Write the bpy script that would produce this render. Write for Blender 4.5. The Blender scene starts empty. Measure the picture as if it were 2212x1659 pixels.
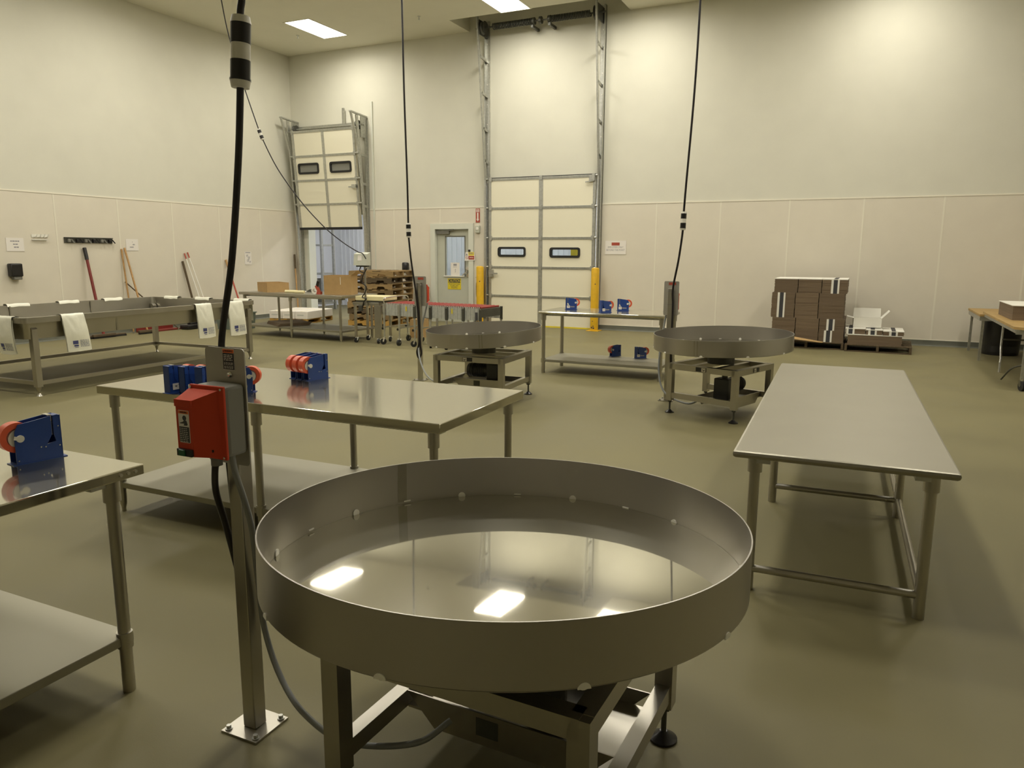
import bpy, bmesh, math, random
from mathutils import Vector, Matrix
random.seed(7)
C = bpy.context.scene
COL = C.collection
PI = math.pi

# ------------------------------------------------------------------ camera, world, exposure
W_IMG = 2212.0
FOC, YAW, PITCH, ROLL = 1609.378, 0.43989, 0.173898, 0.0049135
cd = bpy.data.cameras.new('camera'); cam = bpy.data.objects.new('camera', cd); COL.objects.link(cam)
cd.sensor_width = 36.0; cd.sensor_fit = 'HORIZONTAL'; cd.lens = FOC / W_IMG * 36.0
cd.clip_start = 0.05; cd.clip_end = 200
def cam_axes():
    cy, sy = math.cos(YAW), math.sin(YAW)
    f = Vector((-sy, cy, 0)); r = Vector((cy, sy, 0)); u = Vector((0, 0, 1))
    cp, sp = math.cos(PITCH), math.sin(PITCH)
    f2 = f * cp - u * sp; u2 = u * cp + f * sp
    cr, sr = math.cos(ROLL), math.sin(ROLL)
    return r * cr + u2 * sr, u2 * cr - r * sr, f2
ax = cam_axes()
m4 = Matrix((ax[0], ax[1], -ax[2])).transposed().to_4x4()
m4.translation = Vector((12.9092, -14.7869, 1.55841))
cam.matrix_world = m4
C.camera = cam
w = bpy.data.worlds.new('world'); C.world = w; w.use_nodes = True
w.node_tree.nodes['Background'].inputs[0].default_value = (0.02, 0.02, 0.02, 1)
w.node_tree.nodes['Background'].inputs[1].default_value = 0.2
C.view_settings.view_transform = 'Standard'
C.view_settings.look = 'None'
C.view_settings.gamma = 1.0
C.view_settings.use_curve_mapping = False
C.view_settings.exposure = 0.0
LAMP_STRENGTH = 9.0        # visible lens of each ceiling light
LAMP_POWER = 44.0         # light thrown by each ceiling light (W)
LAMP_SPREAD = math.radians(166)
LAMP_COLOR = (1.0, 0.95, 0.86)
COOL_COLOR = (1.0, 0.98, 0.97)

# ------------------------------------------------------------------ materials
def lin(h):
    h = h.lstrip('#'); o = []
    for i in (0, 2, 4):
        c = int(h[i:i + 2], 16) / 255.0
        o.append(c / 12.92 if c <= 0.04045 else ((c + 0.055) / 1.055) ** 2.4)
    return tuple(o)
def mat(name, col, rough=0.5, metal=0.0, var=0.0, scale=8.0, rvar=0.0, bump=0.0, bscale=60.0, stretch=None, spec=0.5, coat=0.0, emit=None, estr=1.0, obvar=0.0):
    m = bpy.data.materials.new(name); m.use_nodes = True
    nt = m.node_tree; b = nt.nodes['Principled BSDF']
    if isinstance(col, str): col = lin(col)
    b.inputs['Base Color'].default_value = (*col, 1); b.inputs['Roughness'].default_value = rough
    b.inputs['Metallic'].default_value = metal; b.inputs['Specular IOR Level'].default_value = spec
    b.inputs['Coat Weight'].default_value = coat
    if emit:
        b.inputs['Emission Color'].default_value = (*emit, 1); b.inputs['Emission Strength'].default_value = estr
    tc = nt.nodes.new('ShaderNodeTexCoord'); mp = nt.nodes.new('ShaderNodeMapping')
    nt.links.new(tc.outputs['Object'], mp.inputs[0])
    if stretch: mp.inputs['Scale'].default_value = stretch
    nz = nt.nodes.new('ShaderNodeTexNoise'); nz.inputs['Scale'].default_value = scale; nz.inputs['Detail'].default_value = 4
    nt.links.new(mp.outputs[0], nz.inputs['Vector'])
    last = None
    if var > 0:
        r = nt.nodes.new('ShaderNodeValToRGB')
        r.color_ramp.elements[0].position = 0.3; r.color_ramp.elements[1].position = 0.7
        r.color_ramp.elements[0].color = (*[max(0, c * (1 - var)) for c in col], 1)
        r.color_ramp.elements[1].color = (*[min(1, c * (1 + var)) for c in col], 1)
        nt.links.new(nz.outputs['Fac'], r.inputs[0]); last = r.outputs[0]
        nt.links.new(last, b.inputs['Base Color'])
    if obvar > 0:
        oi = nt.nodes.new('ShaderNodeObjectInfo'); hs = nt.nodes.new('ShaderNodeHueSaturation')
        mr = nt.nodes.new('ShaderNodeMapRange'); mr.inputs['To Min'].default_value = 1 - obvar; mr.inputs['To Max'].default_value = 1 + obvar
        nt.links.new(oi.outputs['Random'], mr.inputs['Value']); nt.links.new(mr.outputs[0], hs.inputs['Value'])
        if last: nt.links.new(last, hs.inputs['Color'])
        else: hs.inputs['Color'].default_value = (*col, 1)
        nt.links.new(hs.outputs[0], b.inputs['Base Color'])
    if rvar > 0:
        mr = nt.nodes.new('ShaderNodeMapRange'); mr.inputs['From Min'].default_value = 0.3; mr.inputs['From Max'].default_value = 0.7
        mr.inputs['To Min'].default_value = max(0.02, rough - rvar); mr.inputs['To Max'].default_value = rough + rvar
        nt.links.new(nz.outputs['Fac'], mr.inputs['Value']); nt.links.new(mr.outputs[0], b.inputs['Roughness'])
    if bump > 0:
        n2 = nt.nodes.new('ShaderNodeTexNoise'); n2.inputs['Scale'].default_value = bscale; n2.inputs['Detail'].default_value = 3
        nt.links.new(mp.outputs[0], n2.inputs['Vector'])
        bp = nt.nodes.new('ShaderNodeBump'); bp.inputs['Strength'].default_value = bump; bp.inputs['Distance'].default_value = 0.01
        nt.links.new(n2.outputs['Fac'], bp.inputs['Height']); nt.links.new(bp.outputs[0], b.inputs['Normal'])
    return m
def emission(name, col, s):
    m = bpy.data.materials.new(name); m.use_nodes = True; nt = m.node_tree
    nt.nodes.clear(); o = nt.nodes.new('ShaderNodeOutputMaterial'); e = nt.nodes.new('ShaderNodeEmission')
    e.inputs[0].default_value = (*col, 1); e.inputs[1].default_value = s
    nt.links.new(e.outputs[0], o.inputs[0]); return m
def glassmat(name, tint, rough=0.02):
    m = bpy.data.materials.new(name); m.use_nodes = True; nt = m.node_tree
    nt.nodes.clear(); o = nt.nodes.new('ShaderNodeOutputMaterial')
    g = nt.nodes.new('ShaderNodeBsdfGlossy'); g.inputs['Roughness'].default_value = rough
    t = nt.nodes.new('ShaderNodeBsdfTransparent'); t.inputs[0].default_value = (*tint, 1)
    mx = nt.nodes.new('ShaderNodeMixShader'); mx.inputs[0].default_value = 0.08
    nt.links.new(t.outputs[0], mx.inputs[1]); nt.links.new(g.outputs[0], mx.inputs[2]); nt.links.new(mx.outputs[0], o.inputs[0])
    return m
M = {}
M['wall'] = mat('painted_wall', (0.66, 0.645, 0.545), 0.7, var=0.02, scale=2, bump=0.04, bscale=120)
M['frp'] = mat('wall_panel', (0.71, 0.66, 0.55), 0.42, var=0.02, scale=3, bump=0.08, bscale=160)
M['batten'] = mat('panel_batten', (0.78, 0.74, 0.62), 0.45)
M['ceiling'] = mat('ceiling_paint', (0.72, 0.70, 0.58), 0.8, var=0.02, scale=2)
M['floor'] = mat('epoxy_floor', (0.190, 0.169, 0.084), 0.55, var=0.10, scale=0.9, rvar=0.08, bump=0.05, bscale=240, spec=0.3)
M['curb'] = mat('grey_cove_base', (0.115, 0.118, 0.088), 0.55, var=0.08)
M['steel'] = mat('brushed_steel', (0.45, 0.43, 0.375), 0.34, 1.0, var=0.02, scale=6, rvar=0.03)
M['steel_top'] = mat('polished_steel_top', (0.58, 0.555, 0.455), 0.09, 1.0, var=0.02, scale=3, rvar=0.03)
M['steel_matte'] = mat('matte_steel_top', (0.33, 0.315, 0.25), 0.52, 0.9, var=0.03, scale=3, rvar=0.04)
M['steel_satin'] = mat('satin_steel_top', (0.34, 0.322, 0.262), 0.44, 1.0, var=0.012, scale=3, rvar=0.02)
M['plate_steel'] = mat('satin_plate_steel', (0.42, 0.40, 0.345), 0.5, 0.55, var=0.02)
M['steel_pan'] = mat('pan_floor_steel', (0.54, 0.52, 0.44), 0.035, 1.0, var=0.03, scale=2.5, rvar=0.018)
def two_lobe(m, extra, fac):
    nt = m.node_tree; p = nt.nodes['Principled BSDF']; q = nt.nodes.new('ShaderNodeBsdfPrincipled')
    q.inputs['Metallic'].default_value = 1.0; q.inputs['Base Color'].default_value = p.inputs['Base Color'].default_value; q.inputs['Roughness'].default_value = extra
    mx = nt.nodes.new('ShaderNodeMixShader'); mx.inputs[0].default_value = fac
    nt.links.new(p.outputs[0], mx.inputs[1]); nt.links.new(q.outputs[0], mx.inputs[2]); nt.links.new(mx.outputs[0], nt.nodes['Material Output'].inputs[0])
two_lobe(M['steel_pan'], 0.25, 0.20)
two_lobe(M['steel_top'], 0.35, 0.18)
M['nylon'] = mat('white_nylon', (0.92, 0.90, 0.82), 0.35)
M['steel_wall'] = mat('pan_wall_steel', (0.47, 0.45, 0.42), 0.34, 1.0, var=0.05, scale=1.5, rvar=0.05, stretch=(1, 1, 0.3))
M['weld'] = mat('weld_strip', (0.36, 0.34, 0.28), 0.38, 1.0, var=0.1)
M['galv'] = mat('galvanised_steel', (0.50, 0.50, 0.46), 0.42, 0.9, var=0.12, scale=25)
M['lattice'] = mat('zinc_lattice', (0.50, 0.51, 0.47), 0.5, 0.35, var=0.08, scale=25)
M['dark_steel'] = mat('dark_grey_steel', (0.10, 0.10, 0.085), 0.45, 0.6, var=0.1)
M['door_white'] = mat('door_panel_cream', (0.80, 0.76, 0.60), 0.5, bump=0.03, bscale=200)
M['door_grey'] = mat('door_paint_grey', (0.52, 0.53, 0.44), 0.5, var=0.02)
M['frame_white'] = mat('door_frame_paint', (0.66, 0.67, 0.58), 0.5)
M['rubber'] = mat('black_rubber', (0.012, 0.012, 0.011), 0.55)
M['blackp'] = mat('black_plastic', (0.014, 0.013, 0.013), 0.3)
M['cord'] = mat('black_cord', (0.012, 0.009, 0.009), 0.35)
M['greyp'] = mat('grey_plastic', (0.19, 0.186, 0.155), 0.5)
M['conduit'] = mat('grey_conduit', (0.24, 0.25, 0.24), 0.4)
M['whitep'] = mat('white_plastic', (0.76, 0.74, 0.66), 0.45)
M['ivory'] = mat('ivory_plastic', (0.80, 0.72, 0.42), 0.45)
M['paper'] = mat('white_paper', (0.80, 0.76, 0.70), 0.7)
M['ink'] = mat('dark_ink', (0.05, 0.05, 0.055), 0.6)
M['ink_soft'] = mat('grey_ink', (0.30, 0.29, 0.30), 0.7)
M['blue_ink'] = mat('blue_ink', (0.07, 0.08, 0.22), 0.6)
M['yellow'] = mat('safety_yellow', (0.68, 0.40, 0.012), 0.45, var=0.08, scale=10)
M['sign_yellow'] = mat('sign_yellow', (0.72, 0.58, 0.03), 0.5)
M['sign_red'] = mat('sign_red', (0.40, 0.07, 0.04), 0.5)
M['sign_orange'] = mat('sign_orange', (0.80, 0.16, 0.015), 0.5)
M['blue'] = mat('blue_enamel', (0.018, 0.060, 0.27), 0.32, var=0.05, coat=0.2)
M['orange'] = mat('orange_tape', (0.72, 0.115, 0.05), 0.3)
M['red_box'] = mat('red_plastic', (0.56, 0.068, 0.030), 0.55, var=0.03, spec=0.12)
M['green'] = mat('green_button', (0.01, 0.12, 0.05), 0.3)
M['red_dark'] = mat('dark_red_paint', (0.19, 0.022, 0.016), 0.4)
M['red_bright'] = mat('red_roller', (0.26, 0.014, 0.013), 0.28)
M['chrome'] = mat('chrome', (0.8, 0.8, 0.78), 0.15, 1.0)
M['board'] = mat('tan_cardboard', (0.42, 0.27, 0.11), 0.75, var=0.05, scale=12)
M['board_dark'] = mat('brown_cardboard_edge', (0.165, 0.118, 0.072), 0.8, var=0.18, scale=4, stretch=(0.6, 0.6, 40), obvar=0.12)
M['board_white'] = mat('white_board', (0.80, 0.78, 0.70), 0.6)
M['board_black'] = mat('black_print', (0.045, 0.045, 0.05), 0.6)
M['wood'] = mat('pallet_wood', (0.27, 0.18, 0.075), 0.75, var=0.25, scale=5, stretch=(1, 12, 12), obvar=0.45)
M['wood_dark'] = mat('old_pallet_wood', (0.10, 0.07, 0.035), 0.8, var=0.25, scale=5, stretch=(1, 12, 12))
M['wood_yellow'] = mat('fresh_pallet_wood', (0.46, 0.27, 0.06), 0.7, var=0.15, scale=5, stretch=(1, 12, 12))
M['handle_wood'] = mat('varnished_handle_wood', (0.43, 0.25, 0.09), 0.5, var=0.15, scale=20)
M['table_wood'] = mat('laminate_top', (0.40, 0.26, 0.09), 0.5, var=0.12, scale=6)
M['tote'] = mat('grey_green_tote', (0.13, 0.16, 0.13), 0.5)
M['cold_wall'] = mat('white_ribbed_wall', (0.73, 0.755, 0.80), 0.5, var=0.02)
M['glass'] = glassmat('door_glass', (0.80, 0.84, 0.86))
M['glass_grey'] = mat('frosted_grey_glass', (0.24, 0.24, 0.21), 0.35)
M['lamp'] = emission('lamp_diffuser', LAMP_COLOR, LAMP_STRENGTH)   # frosted lens: glows and lets the lamp behind it shine through
nt_ = M['lamp'].node_tree; e_ = nt_.nodes['Emission']; tr_ = nt_.nodes.new('ShaderNodeBsdfTransparent'); ad_ = nt_.nodes.new('ShaderNodeAddShader')
nt_.links.new(e_.outputs[0], ad_.inputs[0]); nt_.links.new(tr_.outputs[0], ad_.inputs[1]); nt_.links.new(ad_.outputs[0], nt_.nodes['Material Output'].inputs[0])
M['cool_lamp'] = emission('cool_lamp_diffuser', COOL_COLOR, 100.0)
M['bag'] = mat('white_plastic_bag', (0.80, 0.79, 0.66), 0.28, var=0.03, scale=10, bump=0.25, bscale=14)
M['bag_clear'] = mat('translucent_bag_hem', (0.62, 0.62, 0.56), 0.25)
M['motor'] = mat('motor_paint', (0.045, 0.045, 0.042), 0.4, 0.3)

# ------------------------------------------------------------------ mesh helpers
class B:
    def __init__(s): s.bm = bmesh.new()
    def _new(s, vs, fs, m=0, sm=True):
        v = [s.bm.verts.new(p) for p in vs]
        for f in fs:
            try:
                q = s.bm.faces.new([v[i] for i in f]); q.material_index = m; q.smooth = sm
            except ValueError: pass
        return s
    def box(s, x0, x1, y0, y1, z0, z1, m=0, R=None, b=0.0):
        vs = [Vector((x, y, z)) for z in (z0, z1) for y in (y0, y1) for x in (x0, x1)]
        if R: vs = [R @ v for v in vs]
        if b > 0:
            t = bmesh.new(); tv = [t.verts.new(v) for v in vs]
            for f in ((0, 2, 3, 1), (4, 5, 7, 6), (0, 1, 5, 4), (2, 6, 7, 3), (0, 4, 6, 2), (1, 3, 7, 5)): t.faces.new([tv[i] for i in f])
            bmesh.ops.bevel(t, geom=t.edges[:], offset=b, segments=2, affect='EDGES', profile=0.5)
            t.verts.index_update(); big = set(sorted(range(len(t.faces)), key=lambda i: -list(t.faces)[i].calc_area())[:6])
            vl = [s.bm.verts.new(v.co) for v in t.verts]
            for i, f in enumerate(list(t.faces)):
                q = s.bm.faces.new([vl[v.index] for v in f.verts]); q.material_index = m; q.smooth = i not in big
            t.free(); return s
        return s._new(vs, [(0, 2, 3, 1), (4, 5, 7, 6), (0, 1, 5, 4), (2, 6, 7, 3), (0, 4, 6, 2), (1, 3, 7, 5)], m)
    def beam(s, a, b, wx, wz, m=0, up=(0, 0, 1)):
        a, b = Vector(a), Vector(b); d = (b - a).normalized(); u = Vector(up)
        if abs(d.dot(u)) > 0.98: u = Vector((0, 1, 0))
        x = d.cross(u).normalized(); z = x.cross(d)
        vs = [p + x * i * wx / 2 + z * j * wz / 2 for p in (a, b) for (i, j) in ((-1, -1), (1, -1), (1, 1), (-1, 1))]
        return s._new(vs, [(0, 1, 2, 3), (7, 6, 5, 4), (0, 4, 5, 1), (1, 5, 6, 2), (2, 6, 7, 3), (3, 7, 4, 0)], m)
    def cyl(s, a, b, r, m=0, n=20, r2=None, caps=True):
        a, b = Vector(a), Vector(b); d = (b - a).normalized()
        u = Vector((0, 0, 1)) if abs(d.z) < 0.9 else Vector((1, 0, 0))
        x = d.cross(u).normalized(); y = d.cross(x); r2 = r if r2 is None else r2
        vs = [a + (x * math.cos(t) + y * math.sin(t)) * r for t in [2 * PI * i / n for i in range(n)]]
        vs += [b + (x * math.cos(t) + y * math.sin(t)) * r2 for t in [2 * PI * i / n for i in range(n)]]
        fs = [(i, (i + 1) % n, n + (i + 1) % n, n + i) for i in range(n)]
        if caps: fs += [tuple(range(n - 1, -1, -1)), tuple(range(n, 2 * n))]
        return s._new(vs, fs, m)
    def lathe(s, prof, c=(0, 0, 0), m=0, n=32, axis='z', close=False):
        c = Vector(c); vs = []; k = len(prof)
        for i in range(n):
            t = 2 * PI * i / n
            for (r, h) in prof:
                p = Vector((r * math.cos(t), r * math.sin(t), h))
                if axis == 'y': p = Vector((p.x, p.z, p.y))
                if axis == 'x': p = Vector((p.z, p.x, p.y))
                vs.append(c + p)
        fs = []
        for i in range(n):
            for j in range(k if close else k - 1):
                a, b2 = i * k + j, i * k + (j + 1) % k
                c2, d = ((i + 1) % n) * k + (j + 1) % k, ((i + 1) % n) * k + j
                fs.append((a, d, c2, b2))
        s._new(vs, fs, m)
        bmesh.ops.remove_doubles(s.bm, verts=s.bm.verts[:], dist=1e-6); return s
    def prism(s, poly, a, b, axis='y', m=0, R=None):
        def P(p, t):
            v = {'y': Vector((p[0], t, p[1])), 'x': Vector((t, p[0], p[1])), 'z': Vector((p[0], p[1], t))}[axis]
            return R @ v if R else v
        n = len(poly); vs = [P(p, a) for p in poly] + [P(p, b) for p in poly]
        return s._new(vs, [tuple(range(n)), tuple(range(2 * n - 1, n - 1, -1))] + [(i, n + i, n + (i + 1) % n, (i + 1) % n) for i in range(n)], m)
    def tube(s, pts, r, m=0, n=10):
        pts = [Vector(p) for p in pts]; rings = []; up = None; base = []
        for i, p in enumerate(pts):
            d = ((pts[min(i + 1, len(pts) - 1)] - pts[max(i - 1, 0)])).normalized()
            if up is None:
                up = Vector((0, 0, 1)) if abs(d.z) < 0.9 else Vector((1, 0, 0))
            x = (up - d * up.dot(d)).normalized(); y = d.cross(x); up = x
            base += [p + (x * math.cos(2 * PI * k / n) + y * math.sin(2 * PI * k / n)) * r for k in range(n)]
        N = len(pts)
        fs = [(i * n + k, i * n + (k + 1) % n, (i + 1) * n + (k + 1) % n, (i + 1) * n + k) for i in range(N - 1) for k in range(n)]
        fs += [tuple(range(n - 1, -1, -1)), tuple((N - 1) * n + k for k in range(n))]
        return s._new(base, fs, m)
    def ring(s, c, R0, R1, a, b, axis='y', m=0, n=32):
        return s.lathe([(R0, a), (R1, a), (R1, b), (R0, b)], c, m, n, axis, True)
    def build(s, name, mats, parent=None, loc=None, rz=None, sharp=32):
        bmesh.ops.recalc_face_normals(s.bm, faces=s.bm.faces[:])
        me = bpy.data.meshes.new(name); s.bm.to_mesh(me); s.bm.free()
        for mm in (mats if isinstance(mats, (list, tuple)) else [mats]): me.materials.append(M[mm] if isinstance(mm, str) else mm)
        sm = [p.use_smooth for p in me.polygons]
        me.set_sharp_from_angle(angle=math.radians(sharp))
        me.polygons.foreach_set('use_smooth', sm)
        o = bpy.data.objects.new(name, me); COL.objects.link(o)
        if parent: o.parent = parent
        if loc is not None: o.location = loc
        if rz is not None: o.rotation_euler = (0, 0, rz)
        return o
def catmull(pts, k=8):
    pts = [Vector(p) for p in pts]; o = []
    q = [pts[0] * 2 - pts[1]] + pts + [pts[-1] * 2 - pts[-2]]
    for i in range(1, len(q) - 2):
        for j in range(k):
            t = j / k
            o.append(0.5 * ((2 * q[i]) + (q[i + 1] - q[i - 1]) * t + (2 * q[i - 1] - 5 * q[i] + 4 * q[i + 1] - q[i + 2]) * t * t + (3 * q[i] - q[i - 1] - 3 * q[i + 1] + q[i + 2]) * t ** 3))
    o.append(pts[-1]); return o
def rrect(x0, x1, z0, z1, r, k=5):
    o = []
    for cx, cz, a in ((x1 - r, z1 - r, 0), (x0 + r, z1 - r, PI / 2), (x0 + r, z0 + r, PI), (x1 - r, z0 + r, 1.5 * PI)):
        for i in range(k + 1): t = a + PI / 2 * i / k; o.append((cx + r * math.cos(t), cz + r * math.sin(t)))
    return o
def tag(o, label=None, cat=None, group=None, kind=None):
    if label: o['label'] = label
    if cat: o['category'] = cat
    if group: o['group'] = group
    if kind: o['kind'] = kind
    return o
def thing(name, label, cat, loc=(0, 0, 0), rz=0.0, group=None):
    o = bpy.data.objects.new(name, None); COL.objects.link(o); o.empty_display_size = 0.1
    o.location = loc; o.rotation_euler = (0, 0, rz); return tag(o, label, cat, group)
def struct(o, label=None): o['kind'] = 'structure'; return o
def children_of(o): return [c for c in COL.objects if c.parent == o]
def dup(root, loc, rz=0.0, label=None, group=None):
    r = root.copy(); COL.objects.link(r); r.location = loc; r.rotation_euler = (0, 0, rz)
    if label: r['label'] = label
    if group: r['group'] = group
    for ch in children_of(root):
        c = ch.copy(); COL.objects.link(c); c.parent = r
        for g in children_of(ch):
            d = g.copy(); COL.objects.link(d); d.parent = c
    return r
def text(name, body, size, m, parent, loc, rot=(PI / 2, 0, 0), align='CENTER', sx=1.0, ext=0.0004):
    cu = bpy.data.curves.new(name, 'FONT'); cu.body = body; cu.size = size; cu.align_x = align; cu.align_y = 'CENTER'; cu.extrude = ext
    cu.space_line = 1.0
    tmp = bpy.data.objects.new('lettering_curve', cu); me = bpy.data.meshes.new_from_object(tmp); bpy.data.objects.remove(tmp); bpy.data.curves.remove(cu)
    me.name = name; me.materials.clear(); me.materials.append(M[m]); o = bpy.data.objects.new(name, me); COL.objects.link(o)
    o.parent = parent; o.location = loc; o.rotation_euler = rot; o.scale = (sx, 1, 1); return o

# ------------------------------------------------------------------ room shell
RX, RY, CH = 19.0, -20.0, 6.156
FT = 2.54
b = B(); b.box(-1.8, RX + 0.3, RY - 0.3, 4.2, -0.15, 0); struct(b.build('floor', 'floor'))
# ceiling with a recess above the tall door
b = B()
b.box(-0.2, RX + 0.2, RY - 0.2, -0.87, CH, CH + 0.12)
b.box(-0.2, 4.92, -0.87, 0, CH, CH + 0.12); b.box(8.42, RX + 0.2, -0.87, 0, CH, CH + 0.12)
b.box(4.80, 8.54, -0.99, -0.87, CH + 0.12, CH + 0.95); b.box(4.80, 4.92, -0.87, 0, CH + 0.12, CH + 0.95); b.box(8.42, 8.54, -0.87, 0, CH + 0.12, CH + 0.95)
b.box(4.80, 8.54, -0.99, 0.2, CH + 0.95, CH + 1.05)
struct(b.build('ceiling', 'ceiling'))
b = B(); b.box(-0.2, 0, RY, 0.2, 0, CH + 0.1); wl = struct(b.build('wall_left', 'wall'))
b = B(); b.box(RX, RX + 0.2, RY, 0.2, 0, CH + 0.1); struct(b.build('wall_right', 'wall'))
b = B(); b.box(-0.2, RX + 0.2, RY - 0.2, RY, 0, CH + 0.1); struct(b.build('wall_front', 'wall'))
# back wall with three openings
OP = [(0.34, 2.12, 2.5), (3.98, 4.92, 2.13), (5.42, 7.84, 3.06)]
b = B(); x = 0.0
for (a, c, h) in OP:
    b.box(x, a, 0, 0.2, 0, CH + 1.0); b.box(a, c, 0, 0.2, h, CH + 1.0); x = c
b.box(x, RX, 0, 0.2, 0, CH + 1.0)
wb = struct(b.build('wall_back', 'wall'))
# wipe-clean panelling with batten strips
PS = 1.2307
def paneling_back():
    b = B()
    segs = [(0.0, 0.16), (2.24, 3.90), (5.02, 5.29), (7.95, RX)]
    for (a, c) in segs:
        b.box(a, c, -0.008, 0, 0.10, FT)
        b.box(a, c, -0.014, 0, FT - 0.006, FT + 0.018, 1)
        b.box(a, c, -0.016, 0, 0.10, 0.112, 1)
    b.box(3.90, 5.02, -0.008, 0, 2.2, FT); b.box(3.90, 5.02, -0.014, 0, FT - 0.006, FT + 0.018, 1)
    for k in range(-8, 9):
        xs = 9.0763 + PS * k
        if any(a < xs < c for a, c in segs): b.box(xs - 0.014, xs + 0.014, -0.0115, 0, 0.11, FT, 1)
        elif 3.9 < xs < 5.02: b.box(xs - 0.014, xs + 0.014, -0.0115, 0, 2.2, FT, 1)
    return b.build('paneling', ['frp', 'batten'], wb)
paneling_back()
b = B()
b.box(0, 0.008, RY, 0, 0.10, FT); b.box(0, 0.014, RY, 0, FT - 0.006, FT + 0.018, 1); b.box(0, 0.016, RY, 0, 0.10, 0.112, 1)
for k in range(-11, 5):
    ys = -6.1476 + PS * k
    if ys < -0.1: b.box(0, 0.0115, ys - 0.014, ys + 0.014, 0.11, FT, 1)
b.build('paneling', ['frp', 'batten'], wl)
def cove(segs, ax):
    b = B()
    for a, c in segs:
        poly = [(0, 0), (-0.05, 0), (-0.028, 0.02), (-0.02, 0.05), (-0.018, 0.10), (0, 0.10)]
        if ax == 'x': b.prism(poly, a, c, 'x')
        else: b.prism([(-p[0], p[1]) for p in poly], a, c, 'y')
    return b
struct(cove([(0, 0.16), (2.24, 3.90), (5.02, 5.29), (7.95, RX)], 'x').build('baseboard_back', 'curb'))
struct(cove([(RY, -0.05)], 'y').build('baseboard_left', 'curb'))

# passage behind the back wall, seen through the doors
b = B()
b.box(-1.5, 9.2, 3.4, 3.5, 0, 3.3); b.box(-1.6, -1.5, 0.0, 3.5, 0, 3.3); b.box(9.2, 9.3, 0.2, 3.5, 0, 3.3); b.box(-1.6, 9.3, 0.2, 3.5, 3.3, 3.4); b.box(-1.6, -0.2, 0.05, 0.2, 0, 3.3)
for k in range(70):
    xs = -1.3 + k * 0.15; b.box(xs, xs + 0.05, 3.375, 3.4, 0, 3.3)
struct(b.build('wall_passage', 'cold_wall'))

# ------------------------------------------------------------------ ceiling lights
def make_light(label, power):
    t = thing('ceiling_light', label, 'light', group='recessed ceiling lights')
    f = B(); f.box(-0.335, -0.30, -0.645, 0.645, -0.006, 0.0); f.box(0.30, 0.335, -0.645, 0.645, -0.006, 0.0)
    f.box(-0.30, 0.30, -0.645, -0.61, -0.006, 0.0); f.box(-0.30, 0.30, 0.61, 0.645, -0.006, 0.0); f.build('frame', 'whitep', t)
    ld = bpy.data.lights.new('troffer_lamp', 'AREA'); ld.shape = 'RECTANGLE'; ld.size = 0.60; ld.size_y = 1.22; ld.energy = power; ld.color = LAMP_COLOR; ld.spread = LAMP_SPREAD
    lo = bpy.data.objects.new('lamp', ld); COL.objects.link(lo); lo.parent = t; lo.location = (0, 0, -0.003)
    d = B(); d._new([(-0.30, -0.61, -0.006), (0.30, -0.61, -0.006), (0.30, 0.61, -0.006), (-0.30, 0.61, -0.006)], [(0, 3, 2, 1)], 0, False); d.build('diffuser', 'lamp', t)
    return t
L0 = None
def dup_light(root, loc, lab):
    r = dup(root, loc, 0, lab)
lights = []
ROWS = ((-1.5, (2.1, 6.4, 8.8, 13.0)), (-5.0, (2.1, 6.4, 10.7, 15.0)), (-8.5, (2.1, 6.4, 10.7, 15.0)), (-12.0, (2.1, 6.4, 10.7)))
for j, (ly, lxs) in enumerate(ROWS):
    for i, lx in enumerate(lxs):
        if j == 0 and i == 0: lab = 'rectangular ceiling light above the raised corner dock door'
        elif j == 0 and i == 1: lab = 'rectangular ceiling light just before the tall spring door recess'
        else: lab = 'rectangular ceiling light mirrored in or lighting the steel tables from overhead'
        if i == 0 and j in (0, 1): L0 = make_light(lab, LAMP_POWER * (0.82 if j == 0 else 1.0)); L0.location = (lx, ly, CH)   # the row along the dock wall burns a little dimmer
        else: dup_light(L0, (lx, ly, CH), lab)
def cool(x, y, label):
    t = thing('passage_light', label, 'light', (x, y, 3.28))
    f = B(); f.box(-0.6, 0.6, -0.09, 0.09, -0.05, 0); f.build('housing', 'whitep', t)
    f = B(); f.box(-0.58, 0.58, -0.07, 0.07, -0.065, -0.051); f.build('diffuser', 'cool_lamp', t)
cool(1.2, 1.6, 'cool tube light in the passage behind the raised door')
cool(4.4, 1.6, 'cool tube light behind the personnel door')
cool(7.0, 1.6, 'cool tube light behind the tall closed door')

t = thing('passage_post', 'yellow post standing behind the right window of the tall dock door', 'post', (7.02, 1.0, 0))
b = B(); b.box(-0.085, 0.085, -0.085, 0.085, 0, 2.2, b=0.01); b.build('post', 'sign_yellow', t)
b = B(); b.box(-0.15, 0.15, -0.15, 0.15, 0, 0.012); b.build('base_plate', 'sign_yellow', t)
# steel shelving seen through the raised corner door
t = thing('storage_rack', 'grey steel rack standing inside the passage behind the raised corner door', 'rack', (-0.66, 1.5, 0))
for (x, y) in ((-0.2, 0.0), (0.2, 0.0), (-0.2, 0.5), (0.2, 0.5)):
    b = B(); b.box(x - 0.03, x + 0.03, y - 0.03, y + 0.03, 0, 2.6); b.build('upright', 'galv', t)
for z in (0.15, 0.95, 1.72, 2.45):
    b = B(); b.box(-0.2, 0.2, -0.02, 0.52, z, z + 0.05); b.build('shelf', 'galv', t)
b = B(); b.box(-0.16, 0.16, 0.05, 0.45, 0.20, 0.85); b.build('side_panel', 'greyp', t)

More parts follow.
